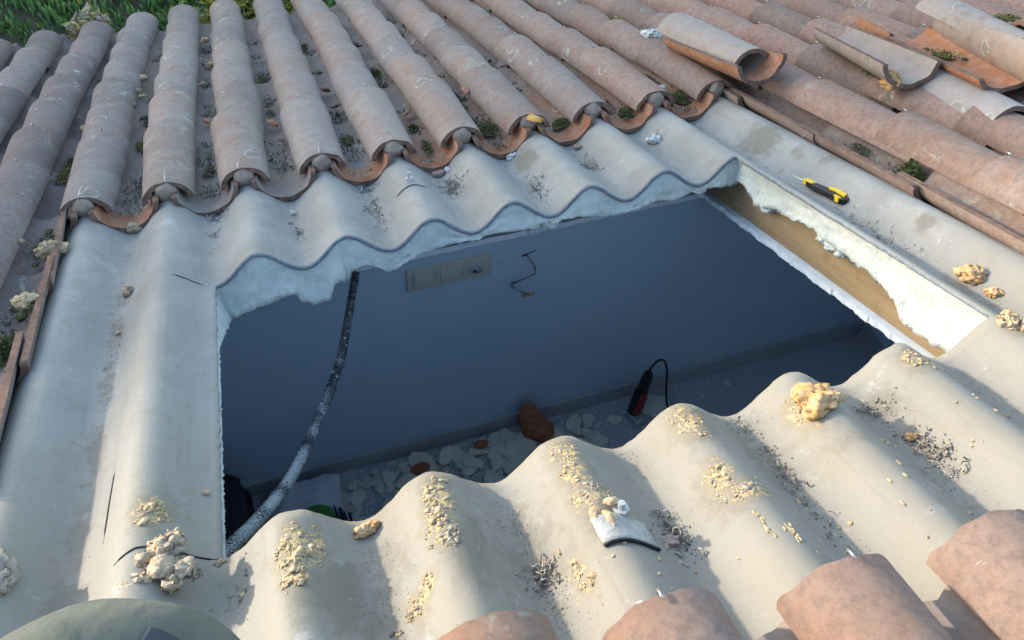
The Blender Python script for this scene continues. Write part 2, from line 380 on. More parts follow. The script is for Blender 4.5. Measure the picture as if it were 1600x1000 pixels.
# insulation foam sprayed under the sheet: one ragged lip along each side of the hole
TOPF = [(-0.013, -0.088), (0.01, -0.071), (0.037, -0.063), (0.09, -0.054), (0.13, -0.046), (0.148, -0.048), (0.15, -0.065), (0.175, -0.081), (0.21, -0.073), (0.225, -0.043), (0.235, -0.041), (0.254, -0.05), (0.261, -0.029), (0.299, -0.022), (0.329, -0.041), (0.338, -0.053), (0.374, -0.038), (0.4, -0.025), (0.443, -0.016), (0.498, -0.016), (0.577, -0.012), (0.67, -0.02), (0.685, -0.017), (0.706, -0.028), (0.729, -0.012), (0.789, -0.017), (0.85, -0.030), (0.912, -0.024), (0.959, -0.016), (1.007, -0.025), (1.046, -0.012), (1.103, -0.013), (1.16, -0.018)]
RIGF = [(-.74, -.057), (-.662, -.056), (-.597, -.062), (-.563, -.055), (-.54, -.029), (-.479, -.022), (-.451, -.013), (-.415, -.017), (-.356, -.009), (-.262, 0.0), (-.231, -.009), (-.162, -.014), (-.091, -.034), (-.047, -.003), (0, -.012)]
def foam_strip(name, n, fpos, parent):
    """fpos(t, s): t along the rim, s 0 at the sheet underside .. 1 at the torn lip .. 2 back under the roof."""
    V = []; F = []; ms = 16
    for i in range(n + 1):
        for j in range(ms + 1): V.append(fpos(i / n, 2 * j / ms))
    for i in range(n):
        for j in range(ms):
            a = i * (ms + 1) + j; F.append([a, a + 1, a + ms + 2, a + ms + 1])
    return mesh(name, V, F, M['foam'], None, True, parent)
def topfoam(t, s):
    u = -.02 + t * (UR + .03); top = sh(u) - .0075
    wb = min(interp(u, TOPF), top - .012) + .003 * N(u * 90, 2) + .002 * N(u * 260, 7)
    jag = .006 * N(u, s, 0, 22, 3) + .0035 * N(u, s * .12, 0, 80, 5)
    if s <= 1:
        w_ = top + (wb - top) * s; bulge = ((.009 * max(0, s - .45) / .55) if u < .25 else .004 * s) + .004 * N(u * 30, s * 2.5, 3) * s
        v = .004 - .012 * s * (1 if u < .25 else .4) - bulge + jag * s
    else:
        q = s - 1; w_ = wb - .006 * math.sin(q * PI) * 1.2 - .01 * q; v = -.008 * (1 - q) + .2 * q * q + .05 * q + jag * (1 - q)
    return (u, v + .0025 * N(u * 75, s * 7, 2), w_ + .0025 * N(u, v, s, 70) + .0015 * N(u * 190, s * 9, 2))
def rightfoam(t, s):
    v = VL - .03 + t * (-VL + .05); top = H - .0075
    wb = interp(v, RIGF) + .004 * N(v * 60, 4) + .003 * N(v * 190, 7)
    jag = .010 * N(v, s * .3, 0, 14, 6) + .004 * N(v, s * .2, 0, 60, 2)
    if s <= 1:
        lip = .030 * (1 - .6 * max(0, min(1, (v + .35) / .3)))
        return (UR + .004 - .004 * s + .010 * math.sin(s * PI) * .6 + .006 * N(v * 9, s * 1.6, 4) * s + .003 * N(v * 34, s * 4, 7) * s + .0015 * N(v * 110, s * 9, 7) + jag * s * .7, v, top + (wb - top) * s + .003 * N(v, s, 0, 30))
    q = s - 1
    return (UR + .0 + jag * .7 * (1 - q) + .03 * q, v, wb + .02 * q + .003 * N(v, s, 0, 50) - .006 * math.sin(q * PI))
def leftfoam(t, s):
    v = VL + t * (-VL + .02)
    far = max(0, min(1, (v + .20) / .18))
    ext = .0035 + .003 * N(v * 120, 3) + .002 * N(v * 330, 3) + far * (.012 + .010 * N(v * 45, 9) + .006 * N(v * 130, 2))
    d = .012 + .05 * far
    if s <= 1: return (-.004 + ext * s, v, -.0085 - d * s + .003 * N(v, s, 0, 60))
    q = s - 1; return (-.004 + ext * (1 - q) - .06 * q, v, -.0085 - d - .01 * q)
def nearfoam(t, s):
    u = t * UR; top = sh(u) - .0075; wb = min(-.02, top - .02)
    if s <= 1: return (u, VL - .006, top + (wb - top) * s)
    q = s - 1; return (u, VL - .006 - .2 * q, wb - .01 * q)
foam_strip('foam_lining', 520, topfoam, sheet)
foam_strip('foam_lining', 340, rightfoam, sheet)
foam_strip('foam_lining', 260, leftfoam, sheet)
foam_strip('foam_lining', 120, nearfoam, sheet)
for i, (u, v, w_, r) in enumerate([(1.165, -.115, -.03, .014), (1.158, -.32, -.012, .011), (1.16, -.345, -.016, .012), (1.16, -.37, -.02, .009)]):
    b = B(); b.blob((u, v, w_), (r, r * 1.3, r * .9), i + 3, 3, .5, 1.8); b.build('foam_lump', M['foam'], sheet)
b = B(); b.blob((.247, .012, -.028), (.014, .012, .024), 5, 3, .35); b.blob((.70, .01, -.018), (.020, .008, .010), 8, 3, .5); b.build('foam_lump', M['crust'], sheet)

# washer plate and bolt on a crest
def thick_patch(u0, u1, v0, v1, th, nu=12, nv=4, skew=0, wob=.0):
    vs = []; fs = []
    for lay in (0, 1):
        for j in range(nv + 1):
            for i in range(nu + 1):
                u = u0 + (u1 - u0) * i / nu; v = v0 + (v1 - v0) * j / nv + skew * (i / nu)
                vs.append((u, v, sh(u) + .0015 + (th if lay else 0) + wob * N(u * 40, v * 40)))
    K = (nu + 1) * (nv + 1)
    for j in range(nv):
        for i in range(nu):
            a = j * (nu + 1) + i; fs += [[a, a + nu + 1, a + nu + 2, a + 1], [K + a, K + a + 1, K + a + nu + 2, K + a + nu + 1]]
    for i in range(nu): fs += [[i, i + 1, K + i + 1, K + i], [nv * (nu + 1) + i + 1, nv * (nu + 1) + i, K + nv * (nu + 1) + i, K + nv * (nu + 1) + i + 1]]
    for j in range(nv):
        a = j * (nu + 1); c = a + nu; fs += [[a + nu + 1, a, K + a, K + a + nu + 1], [c, c + nu + 1, K + c + nu + 1, K + c]]
    return vs, fs
b = B(); b.add(*thick_patch(.405, .475, .185, .235, .0014, skew=.006)); pl = b.build('washer_plate', M['sheet'], sheet, False)
b = B(); b.tube([(.4425, .213, .052), (.4425, .213, .060)], .009, 6); b.tube([(.4425, .213, .060), (.4425, .213, .072)], .004, 8); b.build('bolt', M['zinc'], pl, False)
# saw cuts that ran past the corners: thin dark grooves set a hair into the sheet
def groove(pts, r=.0014):
    b = B(); q = []
    for a, c in zip(pts, pts[1:]):
        for k in range(10):
            u = a[0] + (c[0] - a[0]) * k / 10; v = a[1] + (c[1] - a[1]) * k / 10; q.append((u, v, sh(u) + .0002))
    q.append((pts[-1][0], pts[-1][1], sh(pts[-1][0])))
    b.tube(q, [r * (1 if 2 < i < len(q) - 3 else .4) for i in range(len(q))], 6); return b.build('saw_cut', M['rubber'], sheet)
groove([(-.134, -.52), (-.137, -.60), (-.138, -.668)], .0017)
groove([(-.114, -.732), (-.087, -.723), (-.042, -.724), (-.003, -.728)])
groove([(-.070, -.001), (-.045, .002), (-.02, .001)], .0011)

# ------------------------------------------------------------------ clay tiles
def tile_mesh(name, L, r0, r1, h0, h1, th, up, seed, fresh=0.0, full=False):
    """A tapered barrel tile. y 0..L, half width r0 at y=0 and r1 at y=L; up=True arches (cover), False is a channel (pan)."""
    ny, na = 22, 20; V = []; F = []; FM = []; fr = []; rim = []
    for lay in (0, 1):
        for j in range(ny + 1):
            t = j / ny; y = L * t
            r = r0 + (r1 - r0) * t + .0012 * N(t * 3, seed); h = h0 + (h1 - h0) * t
            ye = (.003 * N(0, seed, 0, 1)) if j in (0, ny) else 0
            for i in range(na + 1):
                a = R(-86) + R(172) * i / na
                rr = r - (th if lay else 0); hh = h - (th if lay else 0)
                k = 1 + .012 * N(t * 4 + seed, i * .3)
                x = rr * math.sin(a) * k; z = hh * math.cos(a) * k - hh * math.cos(R(86))
                yy = y + (.007 * N(i * .35, seed + j, 0, 1) if j in (0, ny) else 0)
                if up: V.append((x, yy, z))
                else: V.append((x, yy, h0 - z if False else (h * (1 - math.cos(R(86)))) - z))
                fr.append(1.0 if full else max(0, min(1, fresh * (1 - max(0, y - .05) / .06))) if lay == (0 if up else 1) else min(1, fresh + .2))
    K = (ny + 1) * (na + 1)
    for j in range(ny):
        for i in range(na):
            a = j * (na + 1) + i
            f1 = [a, a + 1, a + na + 2, a + na + 1]; f2 = [K + a, K + a + na + 1, K + a + na + 2, K + a + 1]
            if not up: f1.reverse(); f2.reverse()
            F += [f1, f2]; FM += [0, 0]
    def q(a, b_): F.append([a, b_, K + b_, K + a] if not up else [b_, a, K + a, K + b_]); FM.append(1)
    for i in range(na): q(i, i + 1); q(ny * (na + 1) + i + 1, ny * (na + 1) + i)
    for j in range(ny):
        q((j + 1) * (na + 1), j * (na + 1)); q(j * (na + 1) + na, (j + 1) * (na + 1) + na)
    me_o = mesh(name, V, F, [M['tile'], M['clay_edge']], FM, True, None, {'fresh': fr})
    bm = bmesh.new(); bm.from_mesh(me_o.data)
    for e in bm.edges:
        if len(e.link_faces) == 2 and e.link_faces[0].material_index != e.link_faces[1].material_index: e.smooth = False
    bm.to_mesh(me_o.data); bm.free()
    md = me_o.data; bpy.data.objects.remove(me_o); return md
TL = .40
COV = [tile_mesh('cover', TL, .057, .067, .048, .055, .012, True, i * 3 + 1) for i in range(6)]
PAN = [tile_mesh('pan', TL, .074, .056, .066, .052, .012, False, i * 5 + 2) for i in range(4)]
PANF = [tile_mesh('pan', TL, .074, .056, .066, .052, .012, False, i * 5 + 4, fresh=1.0) for i in range(3)]
RAWP = tile_mesh('pan', TL, .078, .062, .050, .040, .012, False, 77, fresh=1.0, full=True)
hk = B(); hk.tube([(0, TL - .007, .0552), (0, TL - .003, .0560), (0, TL + .0035, .0558), (0, TL + .004, .050)], .0015, 6)
hkm = hk.build('hook', M['steel']); HOOK = hkm.data; bpy.data.objects.remove(hkm)
ORD = ['zeroth', 'first', 'second', 'third', 'fourth', 'fifth', 'sixth', 'seventh', 'eighth', 'ninth', 'tenth', 'eleventh', 'twelfth', 'thirteenth', 'fourteenth', 'fifteenth', 'sixteenth', 'seventeenth']
CLAYS = [(.29, .22, .18), (.27, .22, .19), (.32, .23, .185), (.26, .215, .19), (.31, .21, .16)]
def clay(k, v):
    c = Vector(random.choice(CLAYS)); red = max(0, min(1, (k - 3) / 7.0))
    if k < -1: c = Vector((.20, .155, .145)) * random.uniform(.85, 1.15)
    c = c.lerp(Vector((.34, .175, .115)), red * random.uniform(.4, .9)); c *= random.uniform(.72, 1.15)
    return (c.x, c.y, c.z, .9 - .45 * red if k > -1.6 else .55)
def place_tile(md, name, label, group, u, v, w_, col, rx=0, rz=0, ry=0, hook=False):
    o = bpy.data.objects.new(name, md); COL.objects.link(o); o.color = col
    on_roof(o, u, v, w_, rz, rx, ry); tag(o, label, 'roof tile', group)
    if hook:
        h = bpy.data.objects.new('hook', HOOK); COL.objects.link(h); h.parent = o
        h.location = (random.uniform(-.012, .012), 0, 0)
    return o
def tile_row(k, v0, v1, cover, exp, where, first):
    """lay tiles from v0 (near) away to v1; each near tile laps over the next"""
    u = k * P; v = v0; n = 0; ntot = 0; j_ = random.uniform(-.03, .03) if not first else 0
    rows = []
    while v < v1 - .1:
        e = exp * random.uniform(.95, 1.05); rows.append(v); v += e
    i0 = None
    for i, v in enumerate(rows):
        p = W(u, v + .2, .08)
        if not (inview(p, 1.1) or inview(W(u, v + .4, .08), 1.05) or inview(W(u, v, .08), 1.05)): continue
        if i0 is None: i0 = i
        n = i - i0 + 1
        du = random.uniform(-.004, .004); rz = random.uniform(-.02, .02)
        L_ = min(TL, 2.2 - v)
        slope = .013 / exp
        if cover:
            md = random.choice(COV)
            lab = '%s cover tile, %s from %s' % (('grey-brown' if k < 4 else 'pinkish-orange'), ORD[n], where)
            o = place_tile(md, 'cover_tile', lab, 'curved clay cover tiles', u + du, v, .047 + (.002 if i else 0), clay(k, v), rx=math.atan(slope), rz=rz, hook=True)
            if first and i == 0: fronts.append((o, k))
        else:
            md = random.choice(PANF if (i == 0 and first and (k > 1 or k == -1)) else PAN)
            lab = 'channel tile, %s from %s' % (ORD[n], where)
            c = clay(k, v); c = (c[0] * .95, c[1] * .97, c[2] * 1.0, c[3])
            if i == 0 and first and k > 2: c = (.34, .165, .095, 1)
            place_tile(md, 'channel_tile', lab, 'clay channel tiles', u + du, v, .0035 + (.001 if i else 0), c, rx=math.atan(.012 / exp), rz=rz)
fronts = []
VF = [.378, .380, .382, .386, .388, .392, .398, .402, .398, .395]
for i in range(10):
    k = -1.5 + i
    tile_row(k, VF[i], 2.19, True, .275, 'the sawn hole, row %s from left' % ['one', 'two', 'three', 'four', 'five', 'six', 'seven', 'eight', 'nine', 'ten'][i], True)
for i in range(9):
    tile_row(-1 + i, .342 + .003 * i, 2.17, False, .275, 'the sawn hole, channel %s from left' % ['one', 'two', 'three', 'four', 'five', 'six', 'seven', 'eight', 'nine'][i], True)
for i in range(5):
    k = -2.5 - i
    tile_row(k, -1.18 - .05 * i, 2.19, True, .285, 'the camera, %s row left of bare sheet' % ORD[i + 1], False)
    tile_row(k + .5, -1.10 - .05 * i, 2.17, False, .285, 'the camera, %s channel left of bare sheet' % ORD[i + 1], False)
for i in range(10):
    k = 8.5 + i
    tile_row(k, -1.06 - .04 * (i % 3), 2.19, True, .29, 'the camera, %s row right of bare sheet' % ORD[i + 1], False)
    tile_row(k - .5, -.98 - .04 * (i % 3), 2.17, False, .32, 'the camera, %s channel right of bare sheet' % ORD[i + 1], False)
# front covers: mortar plug and tie wire
for n, (o, k) in enumerate(fronts):
    b = B(); b.blob((0, .004, .018), (.024, .016, .024), n + 1, 3, .16, 1.5)
    b.build('mortar_plug', M['mortar'], o)
    if n in (0, 1, 2, 3): 
        b = B(); s = .008 * math.sin(n * 2.1)
        b.tube([(s, -.003, .030), (s, -.003, .049), (s * .8, .01, .0505), (s * .3 + .004, .045, .0525)], .0012, 6); b.build('tie_wire', M['steel'], o)
# tiles at the near edge, whose wide ends face the hole
for i in range(7):
    k = .5 + i; vn = [-1.062, -1.005, -1.045, -1.070, -1.076, -1.07, -1.08][i] - TL
    for n in range(2):
        v = vn - .29 * n
        c = (.255, .14, .09, .55)
        u = k * P + random.uniform(-.004, .004)
        place_tile(COV[(i + n) % 6], 'cover_tile', '%s cover tile laid on the near end of sheet crest %s' % (['mottled brown', 'rear'][n], ['one', 'two', 'three', 'four', 'five', 'six', 'seven'][i]), 'tiles left on the near sheet', u, v, .040 + .008 * n, c, rx=math.atan(.045), rz=random.uniform(-.02, .02), hook=(n == 0 and i not in (1, 4)))
        if i < 6: place_tile(PAN[(i + n) % 4], 'channel_tile', 'dirty channel tile under near cover tiles, sheet trough %s, %s piece' % (['one', 'two', 'three', 'four', 'five', 'six'][i], ORD[n + 1]), 'channel tiles left on the near sheet', u + P / 2, v - .03, .004 + .012 * n, (.26, .2, .16, 1), rx=math.atan(.012 / .29))
b = B(); b.tube([(.416, -1.068, .093), (.414, -1.044, .104)], .0032, 8); o = b.build('nail', M['white_pvc']); tag(o, 'pale short nail sticking up at the brown tile edge in the foreground', 'nail')
o.matrix_world = MR @ o.matrix_world
b = B(); b.tube([(.765, -1.078, .055), (.768, -1.073, .092), (.775, -1.083, .099), (.789, -1.105, .098), (.791, -1.115, .095)], .0024, 8); o = b.build('wire_hook', M['steel']); tag(o, 'bent silver wire hook over the brown tile at lower right', 'hook')
o.matrix_world = MR @ o.matrix_world

# ------------------------------------------------------------------ misplaced tiles piled on the right
G = 'loose tiles piled on the right side'
WHT = (.40, .33, .28, 1); ORG = (.50, .25, .14, 1)
def loose(md, label, u, v, w_, c, rz, rx=0, ry=0, nm='loose_tile'):
    return place_tile(md, nm, label, G, u, v, w_ + .012, c, rx=rx, rz=rz, ry=ry)
loose(PANF[0], 'upturned loose tile with orange end cradling a second tile above the hole corner', 1.392, .285, .086, (.40, .27, .2, 1), .05, .0, -.08)
loose(COV[2], 'loose arched tile nested upside against the upturned tile above the hole corner', 1.398, .345, .118, (.38, .31, .27, 1), .03, .03, .1)
loose(PAN[1], 'upturned grey loose tile holding moss and an orange foam chunk', 1.63, .045, .100, (.37, .30, .26, 1), -.17, .02, .05)
loose(RAWP, 'bright orange loose upturned tile right of the mossy one', 1.772, -.11, .112, ORG, -.14, .02, -.12)
loose(COV[4], 'blue-grey loose tile with arched end poking out below the orange tile', 1.70, -.20, .072, (.34, .31, .30, 1), -.12, .03, -.1)
loose(COV[1], 'wide grey loose tile lying on top of the pile at right', 1.855, -.06, .165, (.40, .33, .29, 1), -.22, .03, .3)
loose(PAN[2], 'narrow edge-on loose tile wedged under the top grey tile', 1.80, -.14, .125, (.34, .24, .18, 1), -.2, .03, .75)
loose(COV[5], 'dark brown mossy loose tile at the right picture edge', 2.26, -.15, .155, (.22, .13, .09, 1), 1.15, .05, .1)
SHORT = [tile_mesh('broken', L_, .070, .062, .058, .05, .012, up_, 31 + i, fresh=.6) for i, (L_, up_) in enumerate([(.17, True), (.22, False), (.14, False), (.19, True)])]
0 and loose(SHORT[0], 'short broken tile half leaning behind the mossy upturned tile', 1.735, .18, .115, ORG, -.4, .05, .35)
loose(SHORT[1], 'broken orange half tile in the pile above the mossy tile', 1.83, .30, .075, (.34, .17, .10, 1), -.25, .03, .4)
loose(SHORT[2], 'small broken tile end lying over the channel at far right', 1.93, -.16, .10, (.3, .15, .09, 1), .5, .0, .2)
0 and loose(SHORT[3], 'broken arched tile piece lying on the big pink row', 1.505, .02, .088, (.36, .17, .105, 1), -.06, .02, .0)
loose(PAN[3], 'broken-looking flat loose tile lying over the big pink row at right', 1.50, -.22, .098, (.45, .26, .18, 1), -.03, .0, 3.14) if False else None

# ------------------------------------------------------------------ room below
def wbox(name, lo, hi, mat, parent=None):
    b = B(); b.box([(a + c) / 2 for a, c in zip(lo, hi)], [c - a for a, c in zip(lo, hi)]); return b.build(name, mat, parent, False)
ZF = -1.223; YW = .188; XR = 2.139; XL = -1.0; YN = -1.7
fl = wbox('room_floor', (XL - .1, YN - .1, ZF - .1), (XR + .1, YW + .1, ZF), M['floor']); tag(fl, kind='structure')
def wall_poly(name, prof, axis, c, th, label):
    """prof: list of (y,z) or (x,z) outline; extruded by th along axis from c"""
    vs = []; n = len(prof)
    for d in (c, c + th):
        for a, z in prof: vs.append((d, a, z) if axis == 0 else (a, d, z))
    fs = [list(range(n)), list(range(2 * n - 1, n - 1, -1))] + [[i, i + n, (i + 1) % n + n, (i + 1) % n] for i in range(n)]
    o = mesh(name, vs, fs, M['wall'], None, False); bm = bmesh.new(); bm.from_mesh(o.data); bmesh.ops.recalc_face_normals(bm, faces=bm.faces[:]); bm.to_mesh(o.data); bm.free()
    return tag(o, label, 'wall')
def ceil_z(y): return -y * math.tan(TH) - .125
wl = wall_poly('room_wall', [(XL, ZF - .1), (XR, ZF - .1), (XR, ceil_z(YW)), (XL, ceil_z(YW))], 1, YW, .12, 'long blue-grey painted room wall facing the hole, carrying the switch plate')
b = B(); b.box(((XL + XR) / 2, YW - .006, ZF + .04), (XR - XL, .012, .08), bev=.002); b.build('skirting_board', M['skirt'], wl, False)
sp = [(YW + .119, ZF - .1), (YW + .119, ceil_z(YW + .119)), (YN, ceil_z(YN)), (YN, ZF - .1)]
w2 = wall_poly('room_wall', sp, 0, XR, .12, 'dark end wall of the room at the right, seen past the beam')
b = B(); b.box((XR - .006, (YN + YW) / 2 - .01, ZF + .04), (.012, YW - YN - .02, .08), bev=.002); b.build('skirting_board', M['skirt'], w2, False)
wall_poly('room_wall', sp, 0, XL - .12, .12, 'shadowed end wall of the room on the left below the sheet')
wall_poly('room_wall', [(XL, ZF - .1), (XR, ZF - .1), (XR, ceil_z(YN)), (XL, ceil_z(YN))], 1, YN - .12, .12, 'room wall beneath the near edge of the hole, opposite the switch plate')
# plasterboard ceiling with a ragged opening
def ceiling():
    u0, u1, v0, v1 = -.03, 1.163, -.78, .16; ou0, ou1, ov0, ov1 = -1.35, 2.2, -2.5, .42
    V = []; n = 0; F = []
    inner = []; outer = []
    NS = 120
    def edge(p, q, o1, o2, jag):
        for i in range(NS):
            t = i / NS; a = [p[0] + (q[0] - p[0]) * t, p[1] + (q[1] - p[1]) * t]
            d = jag * (.006 * N(a[0] * 25, a[1] * 25) + .004 * N(a[0] * 90, a[1] * 90))
            inner.append((a[0] + d, a[1] + d)); outer.append((o1[0] + (o2[0] - o1[0]) * t, o1[1] + (o2[1] - o1[1]) * t))
    edge((u0, v0), (u1, v0), (ou0, ov0), (ou1, ov0), 1); edge((u1, v0), (u1, v1), (ou1, ov0), (ou1, ov1), 1)
    edge((u1, v1), (u0, v1), (ou1, ov1), (ou0, ov1), 1); edge((u0, v1), (u0, v0), (ou0, ov1), (ou0, ov0), 1)
    n = len(inner)
    for z in (-.106, -.119):
        for a in inner: V.append((a[0], a[1], z))
        for a in outer: V.append((a[0], a[1], z))
    for i in range(n):
        j = (i + 1) % n
        F += [[i, j, n + j, n + i], [2 * n + j, 2 * n + i, 3 * n + i, 3 * n + j], [j, i, 2 * n + i, 2 * n + j]]
    o = mesh('ceiling_board', V, F, M['plaster'], None, False); on_roof(o, 0, 0, 0)
    tag(o, 'plasterboard ceiling with a torn pale edge running below the wooden beam', 'ceiling')
ceiling()
def beam(u, label):
    b = B(); b.box((u, -.95, -.057), (.06, 2.6, .094), bev=.003)
    o = b.build('wooden_beam', M['wood'], None, False); on_roof(o, 0, 0, 0); tag(o, label, 'beam'); autosmooth(o)
beam(1.208, 'brown wooden rafter exposed along the right side of the hole')

# outside walls of the house and the ground
b = B(); b.box((1.0, 1.25, -2.35), (5.6, 1.2, 3.0))
o = b.build('house_wall', M['render'], None, False); tag(o, 'rendered outer wall of the house below the tiled eaves', 'wall')
for v in o.data.vertices:
    if v.co.z > -1.5: v.co.z = -v.co.y * math.tan(TH) - .30
gm = []; gf = []; NG = 40
for j in range(NG + 1):
    for i in range(NG + 1):
        x = -1 + (i / NG - .5) * 2; y = (j / NG - .5) * 2
        x = math.copysign(abs(x + 1) ** 2.2, x + 1) * 150 - 1; y = math.copysign(abs(y) ** 2.2, y) * 150 + 4
        gm.append((x, y, -3.0 + .08 * N(x, y, 0, .5)))
for j in range(NG):
    for i in range(NG): a = j * (NG + 1) + i; gf.append([a, a + 1, a + NG + 2, a + NG + 1])
tag(mesh('ground', gm, gf, M['soil']), kind='structure')
# grass
gb = B(); V = []; F = []; FM = []
for i in range(42000):
    x = random.uniform(-4.2, 2.2); y = random.uniform(3.6, 9.5)
    if random.random() > .45 + .9 * fbm(x, y, 0, 1.3): continue
    z = -3.0; h = random.uniform(.03, .10); a = random.uniform(0, 2 * PI); wd = random.uniform(.008, .022); ln = random.uniform(.1, .7) * h
    c, s = math.cos(a), math.sin(a); n = len(V)
    V += [(x - s * wd, y + c * wd, z), (x + s * wd, y - c * wd, z), (x + c * ln * .5 + s * wd * .8, y + s * ln * .5 - c * wd * .8, z + h * .7), (x + c * ln * .5 - s * wd * .8, y + s * ln * .5 + c * wd * .8, z + h * .7), (x + c * ln, y + s * ln, z + h)]
    F += [[n, n + 1, n + 2, n + 3], [n + 3, n + 2, n + 4]]; m_ = 1 if random.random() < .04 else 0; FM += [m_, m_]
o = mesh('grass', V, F, [M['grass'], M['yellowleaf']], FM, False); tag(o, 'green grass and weeds on the ground beyond the eaves', 'grass', kind='stuff')
# leafy clumps beyond the eaves
def leaf_cloud(b, c, rad, n, size, mi=0, up=.5):
    for i in range(n):
        d = Vector((random.gauss(0, 1), random.gauss(0, 1), random.gauss(0, 1))).normalized() * random.random() ** .4
        p = Vector(c) + Vector((d.x * rad[0], d.y * rad[1], d.z * rad[2]))
        t = Vector((random.gauss(0, 1), random.gauss(0, 1), abs(random.gauss(0, 1)) * up)).normalized(); q = t.cross(Vector((random.gauss(0, 1), random.gauss(0, 1), 1))).normalized()
        l = size * random.uniform(.6, 1.3); w_ = l * random.uniform(.3, .5)
        mid = p + t * l * .5 + t.cross(q) * l * .12
        b.add([p, mid + q * w_ * .5, p + t * l, mid - q * w_ * .5], [[0, 1, 2, 3]], mi)
for nm, cx, cy, cz, rr, n, mats, lab in [('yellow_shrub', .20, 2.46, -.90, (.26, .12, .13), 900, [M['yellowleaf'], M['plant']], 'yellow-green shrub just past the eaves at the top of the picture'),
                                         ('dry_weed', -.48, 2.36, -.84, (.09, .06, .085), 200, [M['dryleaf'], M['twig']], 'dry brown weed tangle past the eaves at top left')]:
    r_ = empty(nm, lab, 'plant'); r_.location = (cx, cy, -3.0)
    b = B(); leaf_cloud(b, (0, 0, cz + 3.0), rr, n, .05); f_ = b.build('foliage', mats, r_, False)
    for p_ in f_.data.polygons: p_.material_index = 1 if random.random() < .3 else 0
    b = B()
    for q in range(7):
        a = q * .9; b.tube([(0, 0, 0), (.1 * math.cos(a), .1 * math.sin(a), (cz + 3) * .6), (rr[0] * .7 * math.cos(a), rr[1] * .7 * math.sin(a), cz + 3 + .05)], [.012, .008, .003], 6)
    b.build('stem', M['twig'], r_)
# unseen house-shaped blocker, added so its roof line shades the upper roof
def shadow_caster():
    x0, x1, y0, y1 = -19.5, -6.2, 8.9, 15; zt = 3.54
    r_ = empty('shadow_caster_house', 'unseen house-shaped shadow caster added beyond the garden to the left', 'house'); r_.location = (x0, y0, -3)
    b = B(); b.box(((x1 - x0) / 2, (y1 - y0) / 2, (zt - .15 + 3) / 2), (x1 - x0, y1 - y0, zt - .15 + 3)); b.build('wall', M['render'], r_, False)
    b = B(); b.box(((x1 - x0) / 2, (y1 - y0) / 2, zt - .075 + 3), (x1 - x0 + .6, y1 - y0 + .6, .15)); b.build('roof', M['clay_raw'], r_, False)
    for i in range(5):
        for zz in (1.6, 4.6):
            b = B(); b.box((1.6 + 2.5 * i, -.02, zz), (1.1, .10, 1.2)); wi = b.build('window', M['white_pvc'], r_, False)
            b = B(); b.box((1.6 + 2.5 * i, -.075, zz), (.95, .02, 1.05)); b.build('pane', M['glass'], wi, False)
shadow_caster()

# switch plate
r_ = empty('switch_plate', 'beige triple wall plate with two rocker switches and a socket', 'switch'); r_.location = (.409, YW, -.376)
b = B(); b.box((.112, -.004, .041), (.224, .008, .082), bev=.003); autosmooth(b.build('frame', M['plastic_beige'], r_))
for i in range(2): b = B(); b.box((.040 + .071 * i, -.009, .041), (.046, .006, .050), bev=.0012); autosmooth(b.build('rocker_switch', M['plastic_beige'], r_))
b = B(); b.box((.183, -.0085, .041), (.050, .004, .052), bev=.0012); s_ = autosmooth(b.build('socket', M['plastic_beige'], r_))
b = B(); n = 24
b.tube([(.183, -.0105, .041), (.183, -.0135, .041)], .021, 28); autosmooth(b.build('socket_ring', M['plastic_beige'], s_))
b = B(); b.tube([(.183, -.0137, .041), (.183, -.0141, .041)], .0165, 28); b.build('socket_well', M['skirt'], s_)
b = B(); b.tube([(.178, -.0142, .037), (.178, -.0147, .037)], .0045, 12); b.tube([(.190, -.0142, .046), (.190, -.0147, .046)], .002, 12); b.build('socket_hole', M['black'], s_)
for i in range(2): b = B(); b.box((.0755 + .071 * i, -.0086, .041), (.0012, .001, .05)); b.build('divider', M['skirt'], r_, False)
# bare wires
r_ = empty('bare_wires', 'loose kinked bare wires sticking out of the painted wall', 'wires'); r_.location = (.746, YW, -.505)
wp = [(0, .005, 0), (-.006, -.012, .012), (-.055, -.028, .075), (-.057, -.03, .092), (-.035, -.028, .10), (.0, -.026, .113), (.004, -.026, .13), (-.008, -.02, .17), (-.018, -.012, .185)]
for k in range(3):
    b = B(); b.tube([(x + .004 * k * math.sin(i * 1.3 + k), y + .003 * k, z + .004 * k * math.cos(i * 1.7 + k)) for i, (x, y, z) in enumerate(wp)], .0014, 6); b.build('wire', [M['steel'], M['black'], M['zinc']][k], r_)
b = B(); b.blob((0, -.002, 0), (.018, .004, .010), 3, 2, .3); b.build('hole_plug', M['crust'], r_)
b = B(); b.tube([(-.018, -.012, .185), (-.030, -.01, .178)], .002, 6); b.tube([(-.016, -.012, .186), (.006, -.012, .192)], .0012, 6); b.build('wire_end', M['black'], r_)

# conduit
def spline(pts, n):
    out = []; L = len(pts)
    for i in range(L - 1):
        p0, p1, p2, p3 = [Vector(pts[max(0, min(L - 1, i + k))]) for k in (-1, 0, 1, 2)]
        for j in range(n):
            t = j / n; out.append(.5 * ((2 * p1) + (-p0 + p2) * t + (2 * p0 - 5 * p1 + 4 * p2 - p3) * t * t + (-p0 + 3 * p1 - 3 * p2 + p3) * t ** 3))
    out.append(Vector(pts[-1])); return out
hp = [(.29, .16, -.10), (.287, .127, -.164), (.255, .04, -.185), (.225, -.04, -.194), (.196, -.12, -.189), (.137, -.267, -.134), (.072, -.43, -.042), (.021, -.534, .046), (-.02, -.619, .138), (-.046, -.672, .175)]
sp_ = spline(hp, 44)
rad = []
for i in range(len(sp_)):
    base = .0075 + .0030 * i / len(sp_); rad.append(base + (.0013 if i % 4 < 2 else -.0011) + .0009 * N(i * .23, 2))
b = B(); b.tube(sp_, rad, 16)
